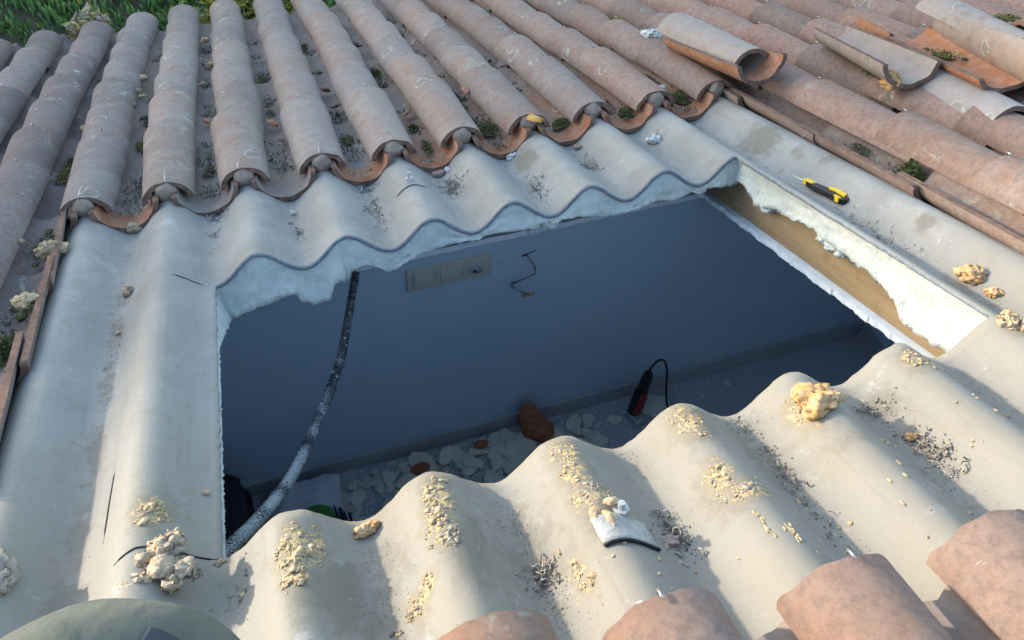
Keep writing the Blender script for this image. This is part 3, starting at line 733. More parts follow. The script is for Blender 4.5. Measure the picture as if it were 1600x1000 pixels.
for i in range(60):
    k = random.randrange(40, len(sp_)); a = random.uniform(0, 2 * PI); p = sp_[k]; b.blob(p + Vector((math.cos(a) * .009, .004, math.sin(a) * .009)), random.uniform(.001, .0032), i, 1, .4, mi=1)
o = b.build('conduit_hose', [M['hose'], M['white_pvc']])
at_ = o.data.attributes.new('dust', 'FLOAT', 'POINT'); at_.data.foreach_set('value', [(.125 * max(0, min(1, (.04 - v.co.y) / .5)) + .10 * N(v.co.x * 14, v.co.y * 14, v.co.z * 14) if i < len(sp_) * 16 else .3) for i, v in enumerate(o.data.vertices)])
tag(o, 'black ribbed conduit caked with white dust hanging inside the hole', 'conduit')

# things on the room floor
def shard(seed, r, th):
    rnd = random.Random(seed); n = rnd.randint(7, 11); V = []; k = [rnd.uniform(.55, 1.1) for _ in range(n)]; asp = rnd.uniform(.6, 1)
    ring = [(r * k[i] * math.cos(2 * PI * i / n), r * asp * k[i] * math.sin(2 * PI * i / n)) for i in range(n)]
    for z, s in ((0, .92), (th * .5, 1), (th, .9)):
        for x, y in ring: V.append((x * s, y * s, z + rnd.uniform(-.002, .002)))
    V.append((0, 0, th * 1.2)); V.append((0, 0, 0)); F = []
    for L_ in range(2):
        for i in range(n): j = (i + 1) % n; F.append([L_ * n + i, L_ * n + j, (L_ + 1) * n + j, (L_ + 1) * n + i])
    for i in range(n): j = (i + 1) % n; F.append([2 * n + i, 2 * n + j, 3 * n]); F.append([j, i, 3 * n + 1])
    return V, F
SH = []
for i in range(10):
    V, F = shard(i, 1, .22 if i % 2 else .14); o = mesh('foam_shard', V, F, M['shard'], None, False); SH.append(o.data); bpy.data.objects.remove(o)
rs = random.Random(5)
GS = 'pale insulation shards scattered on the room floor'
for i in range(175):
    x = rs.uniform(.02, 1.02); y = YW - .04 - abs(rs.gauss(0, .16)); r = rs.choice([.02, .03, .04, .05, .055]) * rs.uniform(.6, 1.15)
    if x < .25 and rs.random() < .55: r *= .55
    y = min(y, YW - .015 - r * .9)
    o = bpy.data.objects.new('foam_shard', SH[i % 10]); COL.objects.link(o); o.scale = (r, r, r * rs.uniform(.9, 2.0))
    o.location = (x, y, ZF + .002 + .02 * rs.random() ** 3 + (.012 if i % 4 == 0 else 0)); o.rotation_euler = (rs.gauss(0, .18), rs.gauss(0, .18), rs.uniform(0, 6.3))
    zone = 'beside the white sack' if x < .16 else 'left of the terracotta fragment' if x < .34 else 'around the terracotta fragment' if x < .5 else 'between terracotta fragment and brick piece' if x < .74 else 'at the brick piece' if x < .88 else 'between brick piece and red tool'
    tag(o, '%s insulation shard %s, %s' % ('tiny' if r < .022 else 'small' if r < .032 else 'medium' if r < .045 else 'large', zone, 'against the skirting' if y > .10 else 'out on the floor' if y > .0 else 'nearest the hole edge') + [', lying flat', ', tilted', ', edge raised', ', overlapping others'][i % 4], 'debris', GS)
b = B()
for i in range(2200):
    x = rs.gauss(.52, .27); y = YW - .02 - abs(rs.gauss(0, .17)); r = rs.uniform(.0015, .008) ** 1.0
    if y > YW - .014: continue
    q = rs.uniform(0, 6.3)
    b.add([(x + r * math.cos(q + k * 2.1) * rs.uniform(.6, 1.3), y + r * math.sin(q + k * 2.1), ZF + .001) for k in range(3)] + [(x, y, ZF + r * rs.uniform(.4, 1.0))], [[0, 1, 3], [1, 2, 3], [2, 0, 3]])
o = b.build('floor_rubble', M['shard'], None, False); tag(o, 'fine white crumbs and powder among the shards on the floor', 'rubble', kind='stuff')
for i, (x, y, r) in enumerate([(1.08, .10, .03), (1.0, .13, .022), (1.54, .12, .016), (1.24, .10, .075)]):
    o = bpy.data.objects.new('foam_shard', SH[(3 * i) % 10]); COL.objects.link(o); o.scale = (r, r, r * .6); o.location = (x, y, ZF + .004); o.rotation_euler = (0, 0, i)
    tag(o, ['insulation shard near the skirting left of the red tool', 'small insulation shard by the floor joint', 'lone dark crumb on the bare floor at right', 'broad pale insulation slab right of the red tool'][i], 'debris', GS)
b = B(); b.blob((0, 0, .09), (.042, .026, .105), 4, 3, .28, 1.3); b.blob((.02, -.01, .04), (.045, .03, .05), 9, 3, .25)
o = b.build('brick_fragment', M['brick']); o.location = (.80, .115, ZF); o.rotation_euler = (-.15, -.25, 0); tag(o, 'broken terracotta brick piece leaning on the skirting', 'brick')
b = B(); b.blob((0, 0, .03), (.034, .016, .034), 6, 3, .15); o = b.build('tile_fragment', M['brick']); o.location = (.38, .10, ZF); tag(o, 'rounded terracotta fragment among the shards left of the brick piece', 'tile fragment')
b = B(); b.blob((0, 0, .015), (.028, .018, .014), 7, 2, .2); o = b.build('tile_fragment', M['brick']); o.location = (.60, .13, ZF + .01); tag(o, 'small flat terracotta fragment half buried in shards', 'tile fragment')
# hand tool standing on the floor
r_ = empty('angle_grinder', 'red and black power tool standing on the floor with a looping cable', 'power tool'); r_.location = (1.15, .095, ZF); r_.rotation_euler = (.0, .06, .3); r_.scale = (.88, .88, .88)
b = B(); b.tube([(0, 0, .03), (0, 0, .06), (0, 0, .17), (0, 0, .19)], [.024, .029, .027, .020], 18); autosmooth(b.build('body', M['red'], r_))
b = B(); b.tube([(0, 0, .19), (0, 0, .20), (0, .0, .29), (0, 0, .31)], [.021, .023, .019, .008], 14); b.box((-.024, 0, .12), (.012, .03, .15), bev=.003); autosmooth(b.build('handle', M['black'], r_))
b = B(); b.box((0, -.01, .018), (.055, .06, .034), bev=.006); b.tube([(0, -.045, .016), (0, -.058, .016)], .045, 22); autosmooth(b.build('gear_head', M['zinc'], r_))
b = B(); b.tube(spline([(0, 0, .30), (.005, 0, .335), (.035, .0, .355), (.075, 0, .32), (.105, -.01, .24), (.12, -.03, .12), (.13, -.08, .02), (.16, -.2, .006), (.22, -.4, .005)], 8), .0042, 8); b.build('cable', M['rubber'], r_)
# sack and dark bag
r_ = empty('plastic_sack', 'white plastic sack with green and navy print slumped on the floor', 'sack'); r_.location = (.0, .06, ZF)
def sack(V0, sx, sy, sz, seed):
    bm = bmesh.new(); bmesh.ops.create_cube(bm, size=2); bmesh.ops.subdivide_edges(bm, edges=bm.edges[:], cuts=14, use_grid_fill=True)
    vs = []
    for v in bm.verts:
        x, y, z = v.co; k = 1 - .35 * (abs(x) ** 3) - .1 * abs(y) ** 3
        p = Vector((x * sx, y * sy * (1 - .1 * z), max(0, (z + 1) * .5) * sz * max(.25, k)))
        p += Vector((1, .7, .6)) * .012 * fbm(x, y, z, 1.6, seed); vs.append(V0 + p)
    bm.verts.index_update(); r = vs, [[v.index for v in f.verts] for f in bm.faces]; bm.free(); return r
b = B(); b.add(*sack(Vector((0, -.10, 0)), .115, .20, .10, 3)); b.build('bag', M['sack'], r_)
def deck(r_, shape, z, mat, nm):
    b = B(); vs = [(x, y, z) for x, y in shape] + [(x, y, z - .02) for x, y in shape]; n = len(shape)
    b.add(vs, [list(range(n))] + [[i + n, (i + 1) % n + n, (i + 1) % n, i] for i in range(n)]); return b.build(nm, mat, r_, False)
deck(r_, [(.03 + .055 * math.cos(a), -.075 + .05 * math.sin(a)) for a in [i * PI / 10 for i in range(11)]], .112, M['green'], 'green_print')
for i in range(4):
    x = .088 + .012 * i; deck(r_, [(x, -.085 - .004 * i), (x + .007, -.085 - .004 * i), (x + .004 + (.004 if i % 2 else -.002), -.035 - .01 * i), (x - .002, -.035 - .01 * i)], .098 - .006 * i, M['navy'], 'navy_print')
b = B(); b.add(*sack(Vector((0, 0, 0)), .26, .20, .40, 8)); o = b.build('rubbish_bag', M['black']); o.location = (-.42, -.05, ZF); tag(o, 'black plastic rubbish bag in the dark corner under the sheet', 'bag')

# ------------------------------------------------------------------ foam chunks on the roof
GC = 'broken bits of old orange foam on the roof'
def chunk(name, label, u, v, w_, r, mat, seed, amp=.35, rz=0, cat='foam chunk', group=GC, extra=()):
    b = B(); b.blob((0, 0, r[2] * .75), r, seed, 4, amp, 1.5)
    for dx, dy, dz, q in extra: b.blob((dx, dy, dz), q, seed + dx * 100, 3, .35, 1.7)
    for v_ in b.v:
        n3 = Vector((N(v_.x * 170, v_.y * 170, v_.z * 170), N(v_.x * 170 + 9, v_.y * 170, v_.z * 170), N(v_.x * 170, v_.y * 170 + 9, v_.z * 170)))
        n4 = Vector((N(v_.x * 430, v_.y * 430, v_.z * 430), N(v_.x * 430 + 9, v_.y * 430, v_.z * 430), N(v_.x * 430, v_.y * 430 + 9, v_.z * 430)))
        v_ += min(.012, min(r)) * (n3 * .42 + n4 * .26)
    o = b.build(name, mat); on_roof(o, u, v, w_, rz); return tag(o, label, cat, group)
chunk('foam_chunk', 'squarish pale orange foam chunk on the leftmost channel tile', -.312, .20, .045, (.026, .018, .018), M['pfoam'], 1, .25, .2, extra=[(.022, -.002, .012, (.013, .012, .010))])
chunk('foam_chunk', 'flat orange foam chunk below the squarish one on left tiles', -.318, -.03, .06, (.020, .017, .010), M['pfoam'], 2, .3, extra=[(.0, -.02, .008, (.007, .007, .006))])
chunk('foam_chunk', 'small tan foam nub in the left sheet trough', -.165, .046, .001, (.0085, .009, .009), M['pfoam'], 3, .3, extra=[(-.003, -.012, .005, (.007, .006, .006))])
chunk('foam_chunk', 'tiny yellow foam crumb in the left sheet trough', -.171, -.108, .0, (.005, .005, .004), M['pfoam'], 4)
chunk('foam_chunk', 'orange foam dab under the lip of the leftmost channel tile', -.173, .342, .002, (.015, .008, .012), M['pfoam'], 5)
chunk('foam_chunk', 'small knobbly foam bit between second and third left rows', -.31, .937, .075, (.016, .013, .011), M['pfoam'], 6, .4)
for i, (u, v, s) in enumerate([(-.2, 1.45, .016), (-.205, 1.3, .012), (-.37, .25, .006), (-.005, 1.25, .014), (.02, 1.5, .014), (.0, 1.9, .016), (-.19, 1.23, .010)]):
    chunk('mortar_scrap', ['pale shard leaning between far left tiles', 'narrow pale shard between far left tiles', 'orange crumb in the moss beside the left channel', 'flat shard in the channel above tile row one', 'thin shard in the channel further up', 'orange shard near the eaves', 'small nub near the narrow shard'][i], u, v, .065, (s, s * .8, s * .6), M['pfoam'] if i != 3 else M['mortar'], 20 + i, .5)
chunk('foam_chunk', 'lit orange wedge of foam on the right bare strip', 1.262, -.578, .006, (.016, .024, .014), M['stone'], 7, .3, .5)
chunk('foam_chunk', 'small orange foam piece touching the wedge on the right strip', 1.262, -.632, .003, (.010, .014, .008), M['stone'], 8, .4, .6)
chunk('foam_chunk', 'crumbly tan foam heap at the right edge of the sheet', 1.155, -.752, .046, (.012, .016, .012), M['pfoam'], 9, .5, extra=[(.016, -.02, .006, (.013, .012, .010)), (.036, -.03, .004, (.016, .014, .010)), (.0, -.012, .005, (.008, .01, .01))])
chunk('foam_chunk', 'large orange foam lump on the crest beside the hole corner', .790, -.797, .047, (.030, .028, .010), M['stone'], 10, .35, extra=[(.028, -.006, .004, (.012, .010, .007)), (-.012, -.018, .004, (.016, .014, .009))])
chunk('foam_chunk', 'oblong orange foam chunk in the first trough at the hole edge', .178, -.753, .0, (.017, .009, .007), M['stone'], 11, .35, .35)
chunk('foam_lump', 'big knotted pale foam lump over the saw cut at lower left', -.050, -.735, .038, (.022, .020, .013), simple('knotted_foam', (.30, .25, .20), (.56, .44, .29), 22, .9, .8, .004, 120), 12, .35, cat='foam lump', extra=[(-.004, -.03, .010, (.018, .016, .012)), (-.024, -.012, .010, (.012, .010, .010)), (-.03, -.038, .006, (.014, .010, .009)), (.016, -.038, .008, (.015, .013, .010)), (-.044, -.04, .003, (.010, .010, .008)), (.004, -.05, .004, (.009, .013, .008)), (.003, .022, .008, (.006, .005, .005)), (.028, -.044, .002, (.008, .007, .006))])
chunk('foam_lump', 'grey and tan foam lump cut by the left picture edge', -.252, -.70, .032, (.026, .035, .016), M['greyfoam'], 13, .35, cat='foam lump')
chunk('foam_chunk', 'orange foam stump inside the upturned mossy tile', 1.606, .075, .112, (.020, .024, .022), M['stone'], 14, .25)
chunk('foam_chunk', 'tan foam pebble beside twigs in the right trough', .898, -.868, .003, (.009, .006, .005), M['stone'], 15, .2)
chunk('white_lump', 'white plaster lump resting on far upper tiles', 1.362, .867, .092, (.028, .026, .018), M['white_pvc'], 16, .55, cat='plaster lump', group='white plaster bits')
chunk('white_lump', 'white and terracotta lump in the upper right sheet trough', 1.086, .268, .003, (.018, .015, .012), M['white_pvc'], 17, .5, cat='plaster lump', group='white plaster bits', extra=[(-.012, .012, .006, (.008, .008, .007))])
chunk('white_lump', 'white plaster bit below the fourth channel lip', .56, .335, .002, (.009, .012, .008), M['white_pvc'], 18, .5, cat='plaster lump', group='white plaster bits')
chunk('white_lump', 'white plaster bit below the fifth channel lip', .730, .350, .002, (.016, .010, .007), M['white_pvc'], 19, .5, cat='plaster lump', group='white plaster bits')
chunk('white_lump', 'round white pebble in the channel left of row five', .175, 1.02, .02, (.008, .008, .007), M['white_pvc'], 30, .3, cat='plaster lump', group='white plaster bits')
chunk('white_lump', 'round white pebble on the channel above the third lip', .54, .46, .012, (.010, .009, .008), M['white_pvc'], 31, .3, cat='plaster lump', group='white plaster bits')
chunk('white_lump', 'small white cube-like bit in the third sheet trough', .176, .27, .002, (.006, .006, .005), M['white_pvc'], 32, .4, cat='plaster lump', group='white plaster bits')
chunk('white_lump', 'white dab by the moss at the eighth channel', 1.245, .55, .035, (.012, .012, .009), M['white_pvc'], 33, .4, cat='plaster lump', group='white plaster bits')
chunk('pebble', 'single yellow-grey pebble near the left rim of the hole', -.017, -.607, .004, (.0045, .0045, .004), M['pfoam'], 34, .3, cat='pebble')
# crumbly residues stuck along the crests
def residue(label, spots, mat, n, rmin=.0012, rmax=.0038, seed=0, cat='foam residue'):
    rr = random.Random(seed); b = B()
    for cu, cv, ru, rv, wgt in spots:
        for i in range(int(n * wgt * .85)):
            while True:
                a, c = rr.uniform(-1, 1), rr.uniform(-1, 1)
                if a * a + c * c < 1 and fbm(a, c, cu * 9, 2.4, seed) > .06 + .35 * (a * a + c * c) * rr.random(): break
            u = cu + a * ru; v = cv + c * rv; r = .42 * rr.uniform(rmin, rmax) * (2.1 if rr.random() < .14 else .9) * (1.25 - .6 * (a * a + c * c))
            b.blob((u, v, sh(u) + r * .25), (r * rr.uniform(.6, 2.0), r * rr.uniform(.6, 2.0), r * .5), i, 1, 1.1, mi=0 if rr.random() < .6 else 1)
    o = b.build('foam_residue', mat); on_roof(o, 0, 0, 0); return tag(o, label, cat, 'crumbly foam residue along the crests')
CM = [M['pfoam'], M['crust']]
residue('yellow crumbly residue on the first crest below the hole', [(.092, -.80, .022, .05, 1), (.088, -.84, .016, .02, .4), (.118, -.79, .006, .035, .2)], CM, 520, seed=1)
residue('orange-tan residue strip on the second crest below the hole', [(.272, -.775, .020, .035, .7), (.262, -.80, .012, .03, .4)], CM, 330, seed=2)
residue('grey gravelly residue low on the second crest', [(.262, -.838, .024, .026, 1)], [M['greyfoam'], M['crust']], 300, .001, .003, seed=3)
residue('curly tan residue on the third crest below the hole', [(.444, -.762, .022, .022, .5), (.436, -.80, .018, .03, .4)], CM, 220, .001, .0028, seed=4)
residue('grey and orange residue around the torn patch on the third crest', [(.447, -.842, .030, .022, 1), (.432, -.843, .008, .012, .3)], [M['greyfoam'], M['pfoam']], 260, .001, .003, seed=5)
residue('thin ringed residue on the fourth crest below the hole', [(.618, -.765, .026, .028, .6), (.62, -.80, .012, .014, .3)], CM, 160, .001, .0024, seed=6)
residue('clustered residue lower on the fourth crest', [(.605, -.872, .016, .022, .7), (.625, -.91, .028, .016, .7), (.60, -.90, .012, .012, .4)], [M['crust'], M['greyfoam']], 200, .001, .0034, seed=7)
residue('tan residue flecks on the rightmost crest below the hole', [(.978, -.768, .02, .022, .6), (1.0, -.785, .016, .018, .4), (1.02, -.80, .01, .01, .2)], CM, 160, .001, .0036, seed=8)
residue('yellow crumbly residue above the knotted foam lump at left', [(-.072, -.655, .020, .016, .7), (-.082, -.678, .012, .006, .2), (-.06, -.672, .012, .006, .2)], CM, 260, .0012, .0036, seed=9)
residue('ochre streak running down the side of the third crest', [(.394, -.925, .006, .022, .4), (.398, -.945, .012, .007, .5)], CM, 120, .001, .0034, seed=10)
residue('dark crumbly smear in the trough near the picture bottom', [(.232, -.884, .008, .012, .4), (.215, -.897, .008, .012, .5), (.205, -.905, .012, .010, .8), (.185, -.915, .010, .006, .4)], [M['crust'], M['grit']], 110, .001, .0034, seed=11)
residue('orange crumbs around the big lump on the fifth crest', [(.775, -.79, .022, .03, .8), (.77, -.81, .02, .01, .4)], CM, 160, .001, .003, seed=12)
residue('tan crumbs scattered in the trough beside the first crest', [(.03, -.77, .02, .03, .25), (.02, -.80, .012, .015, .25), (-.003, -.735, .008, .006, .5)], [M['crust'], M['grit']], 110, .001, .003, seed=13)
# small drips
b = B(); rr = random.Random(3)
for i in range(80):
    u = rr.uniform(.34, 1.08); v = rr.uniform(-1.04, -.86); r = rr.uniform(.0009, .0028)
    b.blob((u, v, sh(u) + r * .2), (r * rr.uniform(.6, 1.3), r * rr.uniform(.8, 2.2), r * .5), i, 2, .9)
for u, v0, v1 in [(.61, -.985, -.94), (.632, -1.0, -.97)]:
    for i in range(16): v = v0 + (v1 - v0) * rr.random(); b.blob((u + .002 * rr.gauss(0, 1), v, sh(u) + .0008), (.0018, .004, .0012), i, 1, .3)
o = b.build('foam_drips', M['crust']); on_roof(o, 0, 0, 0); tag(o, 'tiny hardened foam drips speckled over the near crests', 'foam drips', kind='stuff')
# torn membrane patch with bolt on the third crest
r_ = empty('torn_patch', 'torn bitumen patch with a bolt on the third crest below the hole', 'patch'); on_roof(r_, 0, 0, 0)
b = B(); b.add(*thick_patch(.428, .495, -.922, -.882, .003, 14, 6, -.006, .002)); b.build('membrane', simple('bitumen_membrane', (.30, .30, .28), (.42, .42, .39), 40, .5, .6, .003), r_, True)
b = B(); q = []
for i in range(15): u = .428 + .067 * i / 14; q.append((u, -.9235 - .006 * i / 14, sh(u) + .003))
b.tube(q, .0022, 6); b.build('torn_edge', M['rubber'], r_)
b = B(); b.tube([(.470, -.878, sh(.47)), (.470, -.878, sh(.47) + .010)], .010, 6); b.tube([(.470, -.878, sh(.47) + .01), (.470, -.879, sh(.47) + .02)], .0045, 8); b.build('bolt', M['zinc'], r_, False)
b = B(); b.blob((.437, -.876, .052), (.007, .009, .004), 3, 3, .4); b.blob((.462, -.868, .054), (.009, .006, .004), 5, 3, .4); b.blob((.45, -.89, .052), (.007, .012, .005), 8, 3, .4); b.build('pale_crumb', M['pfoam'], r_)

# ------------------------------------------------------------------ litter: grit in troughs, twigs, moss
b = B(); rr = random.Random(11)
def grit_trough(k, v0, v1, n, sp=.012, rmx=.0022, bias=None):
    for i in range(n):
        v = rr.uniform(v0, v1)
        if N(v * 14, k * 5) < -.1: continue
        u = k * P + rr.gauss(0, sp); r = rmx * .5 * rr.uniform(.25, 1) ** 1.5
        b.add([(u + r * rr.uniform(-1, 1) * 1.3, v + r * rr.uniform(-1, 1) * 1.3, sh(u) + (.0 if q < 3 else r * rr.uniform(.4, 1.2))) for q in range(5)], [[0, 1, 3], [1, 2, 3], [2, 0, 3], [0, 1, 4], [1, 2, 4], [2, 0, 4]], 0 if rr.random() < .7 else 1)
for k, v0, v1, n, s in [(-1, -.9, .35, 5200, .010), (1, -1.02, -.76, 700, .012), (2, -1.02, -.76, 900, .012), (3, -1.04, -.74, 700, .010), (4, -1.06, -.74, 1100, .009), (5, -1.04, -.75, 900, .012), (6, -1.0, -.74, 500, .012), (0, -.95, -.74, 260, .012),
                        (0, .02, .34, 160, .012), (1, .01, .34, 240, .012), (2, .02, .34, 300, .012), (3, .05, .34, 420, .012), (4, .01, .34, 420, .012), (5, .05, .34, 260, .012), (6, .02, .34, 260, .012), (7, -.9, .34, 1200, .012), (1, -1.02, -.76, 900, .016), (2, -1.02, -.76, 900, .018), (4, -1.06, -.74, 1200, .014)]:
    grit_trough(k, v0, v1, n, s)
o = b.build('roof_grit', [M['grit'], M['twig']], None, False); on_roof(o, 0, 0, 0); tag(o, 'fine grey grit and crumbs lying in the sheet troughs', 'grit', kind='stuff')
# dirt and moss inside the channels between covers
b = B()
for k in list(range(-6, 8)) + list(range(8, 18)):
    for i in range(2600):
        v = rr.uniform(.36, 2.15) if -1 <= k <= 7 else rr.uniform(-1.0, 2.15)
        if N(v * 5, k * 3.7) + .4 * N(v * 21, k) < -.02: continue
        u = k * P + rr.gauss(0, .017); p = W(u, v, .02)
        if not inview(p, 1.03): continue
        r = rr.uniform(.0008, .0034) * (2.2 if rr.random() < .03 else 1); du = abs(u - k * P); z = .028 + .047 * (1 - math.sqrt(max(0, 1 - (du / .055) ** 2))) + .003 * N(v * 30, k)
        c_ = [(u + r * rr.uniform(-1, 1) * 1.4, v + r * rr.uniform(-1, 1) * 1.4, z + (-.003 if q < 3 else r * rr.uniform(.6, 1.5))) for q in range(4)]
        b.add(c_, [[0, 1, 3], [1, 2, 3], [2, 0, 3]], rr.choice([0, 1, 1, 1, 2]) if k < 3 else rr.choice([0, 1, 1, 2, 2]))
o = b.build('channel_litter', [M['grit'], M['twig'], M['moss']], None, False); on_roof(o, 0, 0, 0); tag(o, 'dark soil and litter caught in the channels between cover tiles', 'litter', kind='stuff')
def twigs(label, u, v, w_, n, su, sv, sd, mat='twig', ln=.025):
    r2 = random.Random(sd); b = B()
    for i in range(n):
        a = r2.uniform(0, PI); x, y = r2.gauss(0, su), r2.gauss(0, sv); y = min(y, VL - .012 - v) if v < VL else max(y, .02 - v) if v > 0 and u < UR else y; l = ln * r2.uniform(.3, 1); z0 = sh(u + x) - sh(u) if w_ is None else 0
        b.tube([(x, y, z0 + .002), (x + l * .5 * math.cos(a), y + l * .5 * math.sin(a), z0 + .003 + r2.uniform(0, .006)), (x + l * math.cos(a + .4), y + l * math.sin(a + .4), z0 + .002 + r2.uniform(0, .006))], r2.uniform(.0005, .0013), 5, r2.choice([0, 0, 1]))
    for i in range(n * 3):
        x, y = r2.gauss(0, su * 1.2), r2.gauss(0, sv * 1.2); y = min(y, VL - .008 - v) if v < VL else max(y, .01 - v) if v > 0 and u < UR else y; r = r2.uniform(.0005, .0017); z0 = sh(u + x) - sh(u) if w_ is None else 0
        b.blob((x, y, z0 + .001), (r, r * 1.4, r * .6), i, 1, .4, mi=r2.choice([0, 1, 1]))
    o = b.build('twig_litter', [M[mat], M['grit']]); on_roof(o, u, v, sh(u) if w_ is None else w_); tag(o, label, 'twigs', 'small heaps of dry twigs on the roof')
twigs('flat nest-like heap of dry twigs in the fourth upper trough', .548, .235, None, 46, .012, .022, 1, ln=.02)
twigs('dry twig bits in the third upper trough', .354, .19, None, 22, .008, .035, 2, ln=.018)
twigs('long thin twigs in the sixth upper trough', .886, .205, None, 14, .010, .018, 3, ln=.05)
twigs('scattered twig bits in the fifth upper trough', .722, .14, None, 24, .009, .03, 4, ln=.016)
twigs('few straws in the second upper trough', .176, .16, None, 10, .008, .022, 5, ln=.022)
twigs('little leaf scrap in the first upper trough', .0, .24, None, 5, .006, .012, 6, ln=.024)
twigs('dark twig tangle in the trough under the second near crest', .36, -.905, None, 30, .010, .012, 7, ln=.016)
twigs('dark clump of litter in the trough by the torn patch', .53, -.90, None, 34, .008, .02, 8, ln=.012)
twigs('dark litter clump in the far right near trough', .904, -.90, None, 40, .009, .026, 9, ln=.014)
twigs('bluish scraps below the second channel lip', .355, .325, None, 16, .014, .012, 10, 'zinc', .02)
twigs('grey litter on the bare right strip beside the hole rim', 1.24, -.36, None, 22, .010, .05, 11, ln=.01)
twigs('bluish debris below the first channel lip', .0, .325, None, 16, .014, .008, 12, 'zinc', .018)
twigs('dark crumbs in the fifth near trough', .708, -.86, None, 30, .008, .06, 13, ln=.012)
twigs('dark scraps beside the hole in the sixth near trough', .89, -.80, None, 14, .012, .008, 14, ln=.012)
def moss(label, u, v, w_, r, n, sd, mats=('moss', 'plant'), size=.007, hgt=.5):
    rg = random.Random(sd); b = B(); low = mats[1] != 'plant'
    for i in range(26):
        x, y = rg.gauss(0, r[0] * .45), rg.gauss(0, r[1] * .4); q = rg.uniform(.15, .45) * r[0]
        b.blob((x, y, -q * .2), (q, q * rg.uniform(1, 2), min(r[2], q) * .45), i, 1, .5, mi=0)
    for i in range(int(n * 1.6)):
        cl = 1 if rg.random() < .45 else 0
        x, y = rg.gauss(0, r[0] * .52), rg.gauss(0, r[1] * .45)
        e = math.exp(-(x / r[0]) ** 2 - (y / r[1]) ** 2); z = r[2] * e * rg.random() * (.7 if low else 1.25)
        t = Vector((rg.gauss(0, 1), rg.gauss(0, 1), abs(rg.gauss(0, .9)))).normalized(); q = t.cross(Vector((rg.gauss(0, 1), rg.gauss(0, 1), 1))).normalized()
        l = size * rg.uniform(.4, 1.1) * (1 if cl else .8); wd = l * rg.uniform(.25, .5); p = Vector((x, y, z)); m_ = p + t * l * .5
        b.add([p, m_ + q * wd * .5, p + t * l, m_ - q * wd * .5], [[0, 1, 2, 3]], cl)
    o = b.build('moss_clump', [M[m_] for m_ in mats], None, False); on_roof(o, u, v, w_ + (.013 if w_ < .035 else .008)); tag(o, label, 'moss', 'moss and weed clumps between the tiles')
moss('moss cushion in the fifth channel beside the yellowed tile', .712, .50, .018, (.026, .06, .014), 700, 41, size=.006)
moss('dark green moss in the last channel above the hole corner', 1.262, .47, .016, (.030, .045, .022), 600, 42)
moss('bright green weed tuft in the channel right of the bare sheet', 1.430, -.225, .018, (.024, .034, .026), 650, 43, ('moss', 'plant'), .009)
moss('small moss streak in the same right channel further up', 1.436, -.06, .014, (.020, .05, .012), 420, 44)
moss('mossy tuft on the far tiles near the white lump', 1.36, 1.14, .085, (.03, .03, .02), 300, 45, ('moss', 'yellowleaf'), .01)
moss('leafy green weed in the leftmost channel at the picture edge', -.345, -.155, .022, (.024, .05, .030), 900, 46, ('plant', 'moss'), .010)
moss('dark twiggy moss in the left channel above the leafy weed', -.325, .02, .02, (.026, .05, .014), 500, 47, ('moss', 'twig'))
moss('moss in the seventh channel behind the lip', 1.085, .44, .016, (.022, .035, .014), 360, 48)
moss('moss in the sixth channel behind the lip', .905, .455, .014, (.022, .035, .012), 360, 49)
moss('moss strip inside the upturned tile on the right', 1.640, .16, .108, (.020, .05, .016), 500, 50)
moss('brown moss on top of the dark tile at the right edge', 1.93, .10, .215, (.035, .025, .012), 400, 51, ('moss', 'dryleaf'))
moss('dark soil and moss spilling over the pile of loose tiles', 1.73, .12, .10, (.03, .05, .012), 260, 57, ('moss', 'twig'))
moss('brown moss in the gap left of the top grey loose tile', 1.80, .12, .14, (.02, .06, .012), 240, 58, ('moss', 'dryleaf'))
moss('dark moss gathered under the near end of the upturned tile', 1.52, .10, .075, (.02, .05, .010), 220, 59, ('moss', 'twig'))
moss('thin moss along the tenth channel from left', 1.255, .66, .02, (.018, .07, .010), 380, 52)
moss('yellow-green moss between the far left rows', -.354, .70, .028, (.020, .06, .012), 350, 53, ('moss', 'dryleaf'))
moss('yellow-green moss between the second and third left rows', -.176, .85, .022, (.018, .05, .012), 300, 54, ('moss', 'dryleaf'))
moss('dry brown moss deep in the left channel by the foam chunks', -.34, .27, .025, (.024, .08, .012), 450, 55, ('moss', 'twig'))
moss('moss tuft in the fourth channel further from the hole', .531, 1.2, .02, (.018, .05, .012), 300, 56)
MR_ = random.Random(99); nm_ = 0
for k in list(range(-4, 8)) + [9, 10, 11, 12]:
    for q in range(3):
        v = (MR_.uniform(.45, 1.9) if -1 <= k <= 7 else MR_.uniform(-.5, 1.6))
        if not inview(W(k * P, v, .02), .98): continue
        nm_ += 1; where = ('channel %s left of the bare sheet' % ORD[-k - 1]) if k < -1 else ('channel %s above the hole' % ORD[k + 2]) if k <= 7 else ('channel %s right of the bare sheet' % ORD[k - 7])
        moss('%s brown-green moss patch in %s' % (['nearest', 'middle', 'farther'][q], where), k * P + MR_.uniform(-.01, .01), v, .017, (MR_.uniform(.012, .022), MR_.uniform(.03, .09), .007), 160, 200 + nm_, ('moss', MR_.choice(['twig', 'moss', 'dryleaf'])), .006)
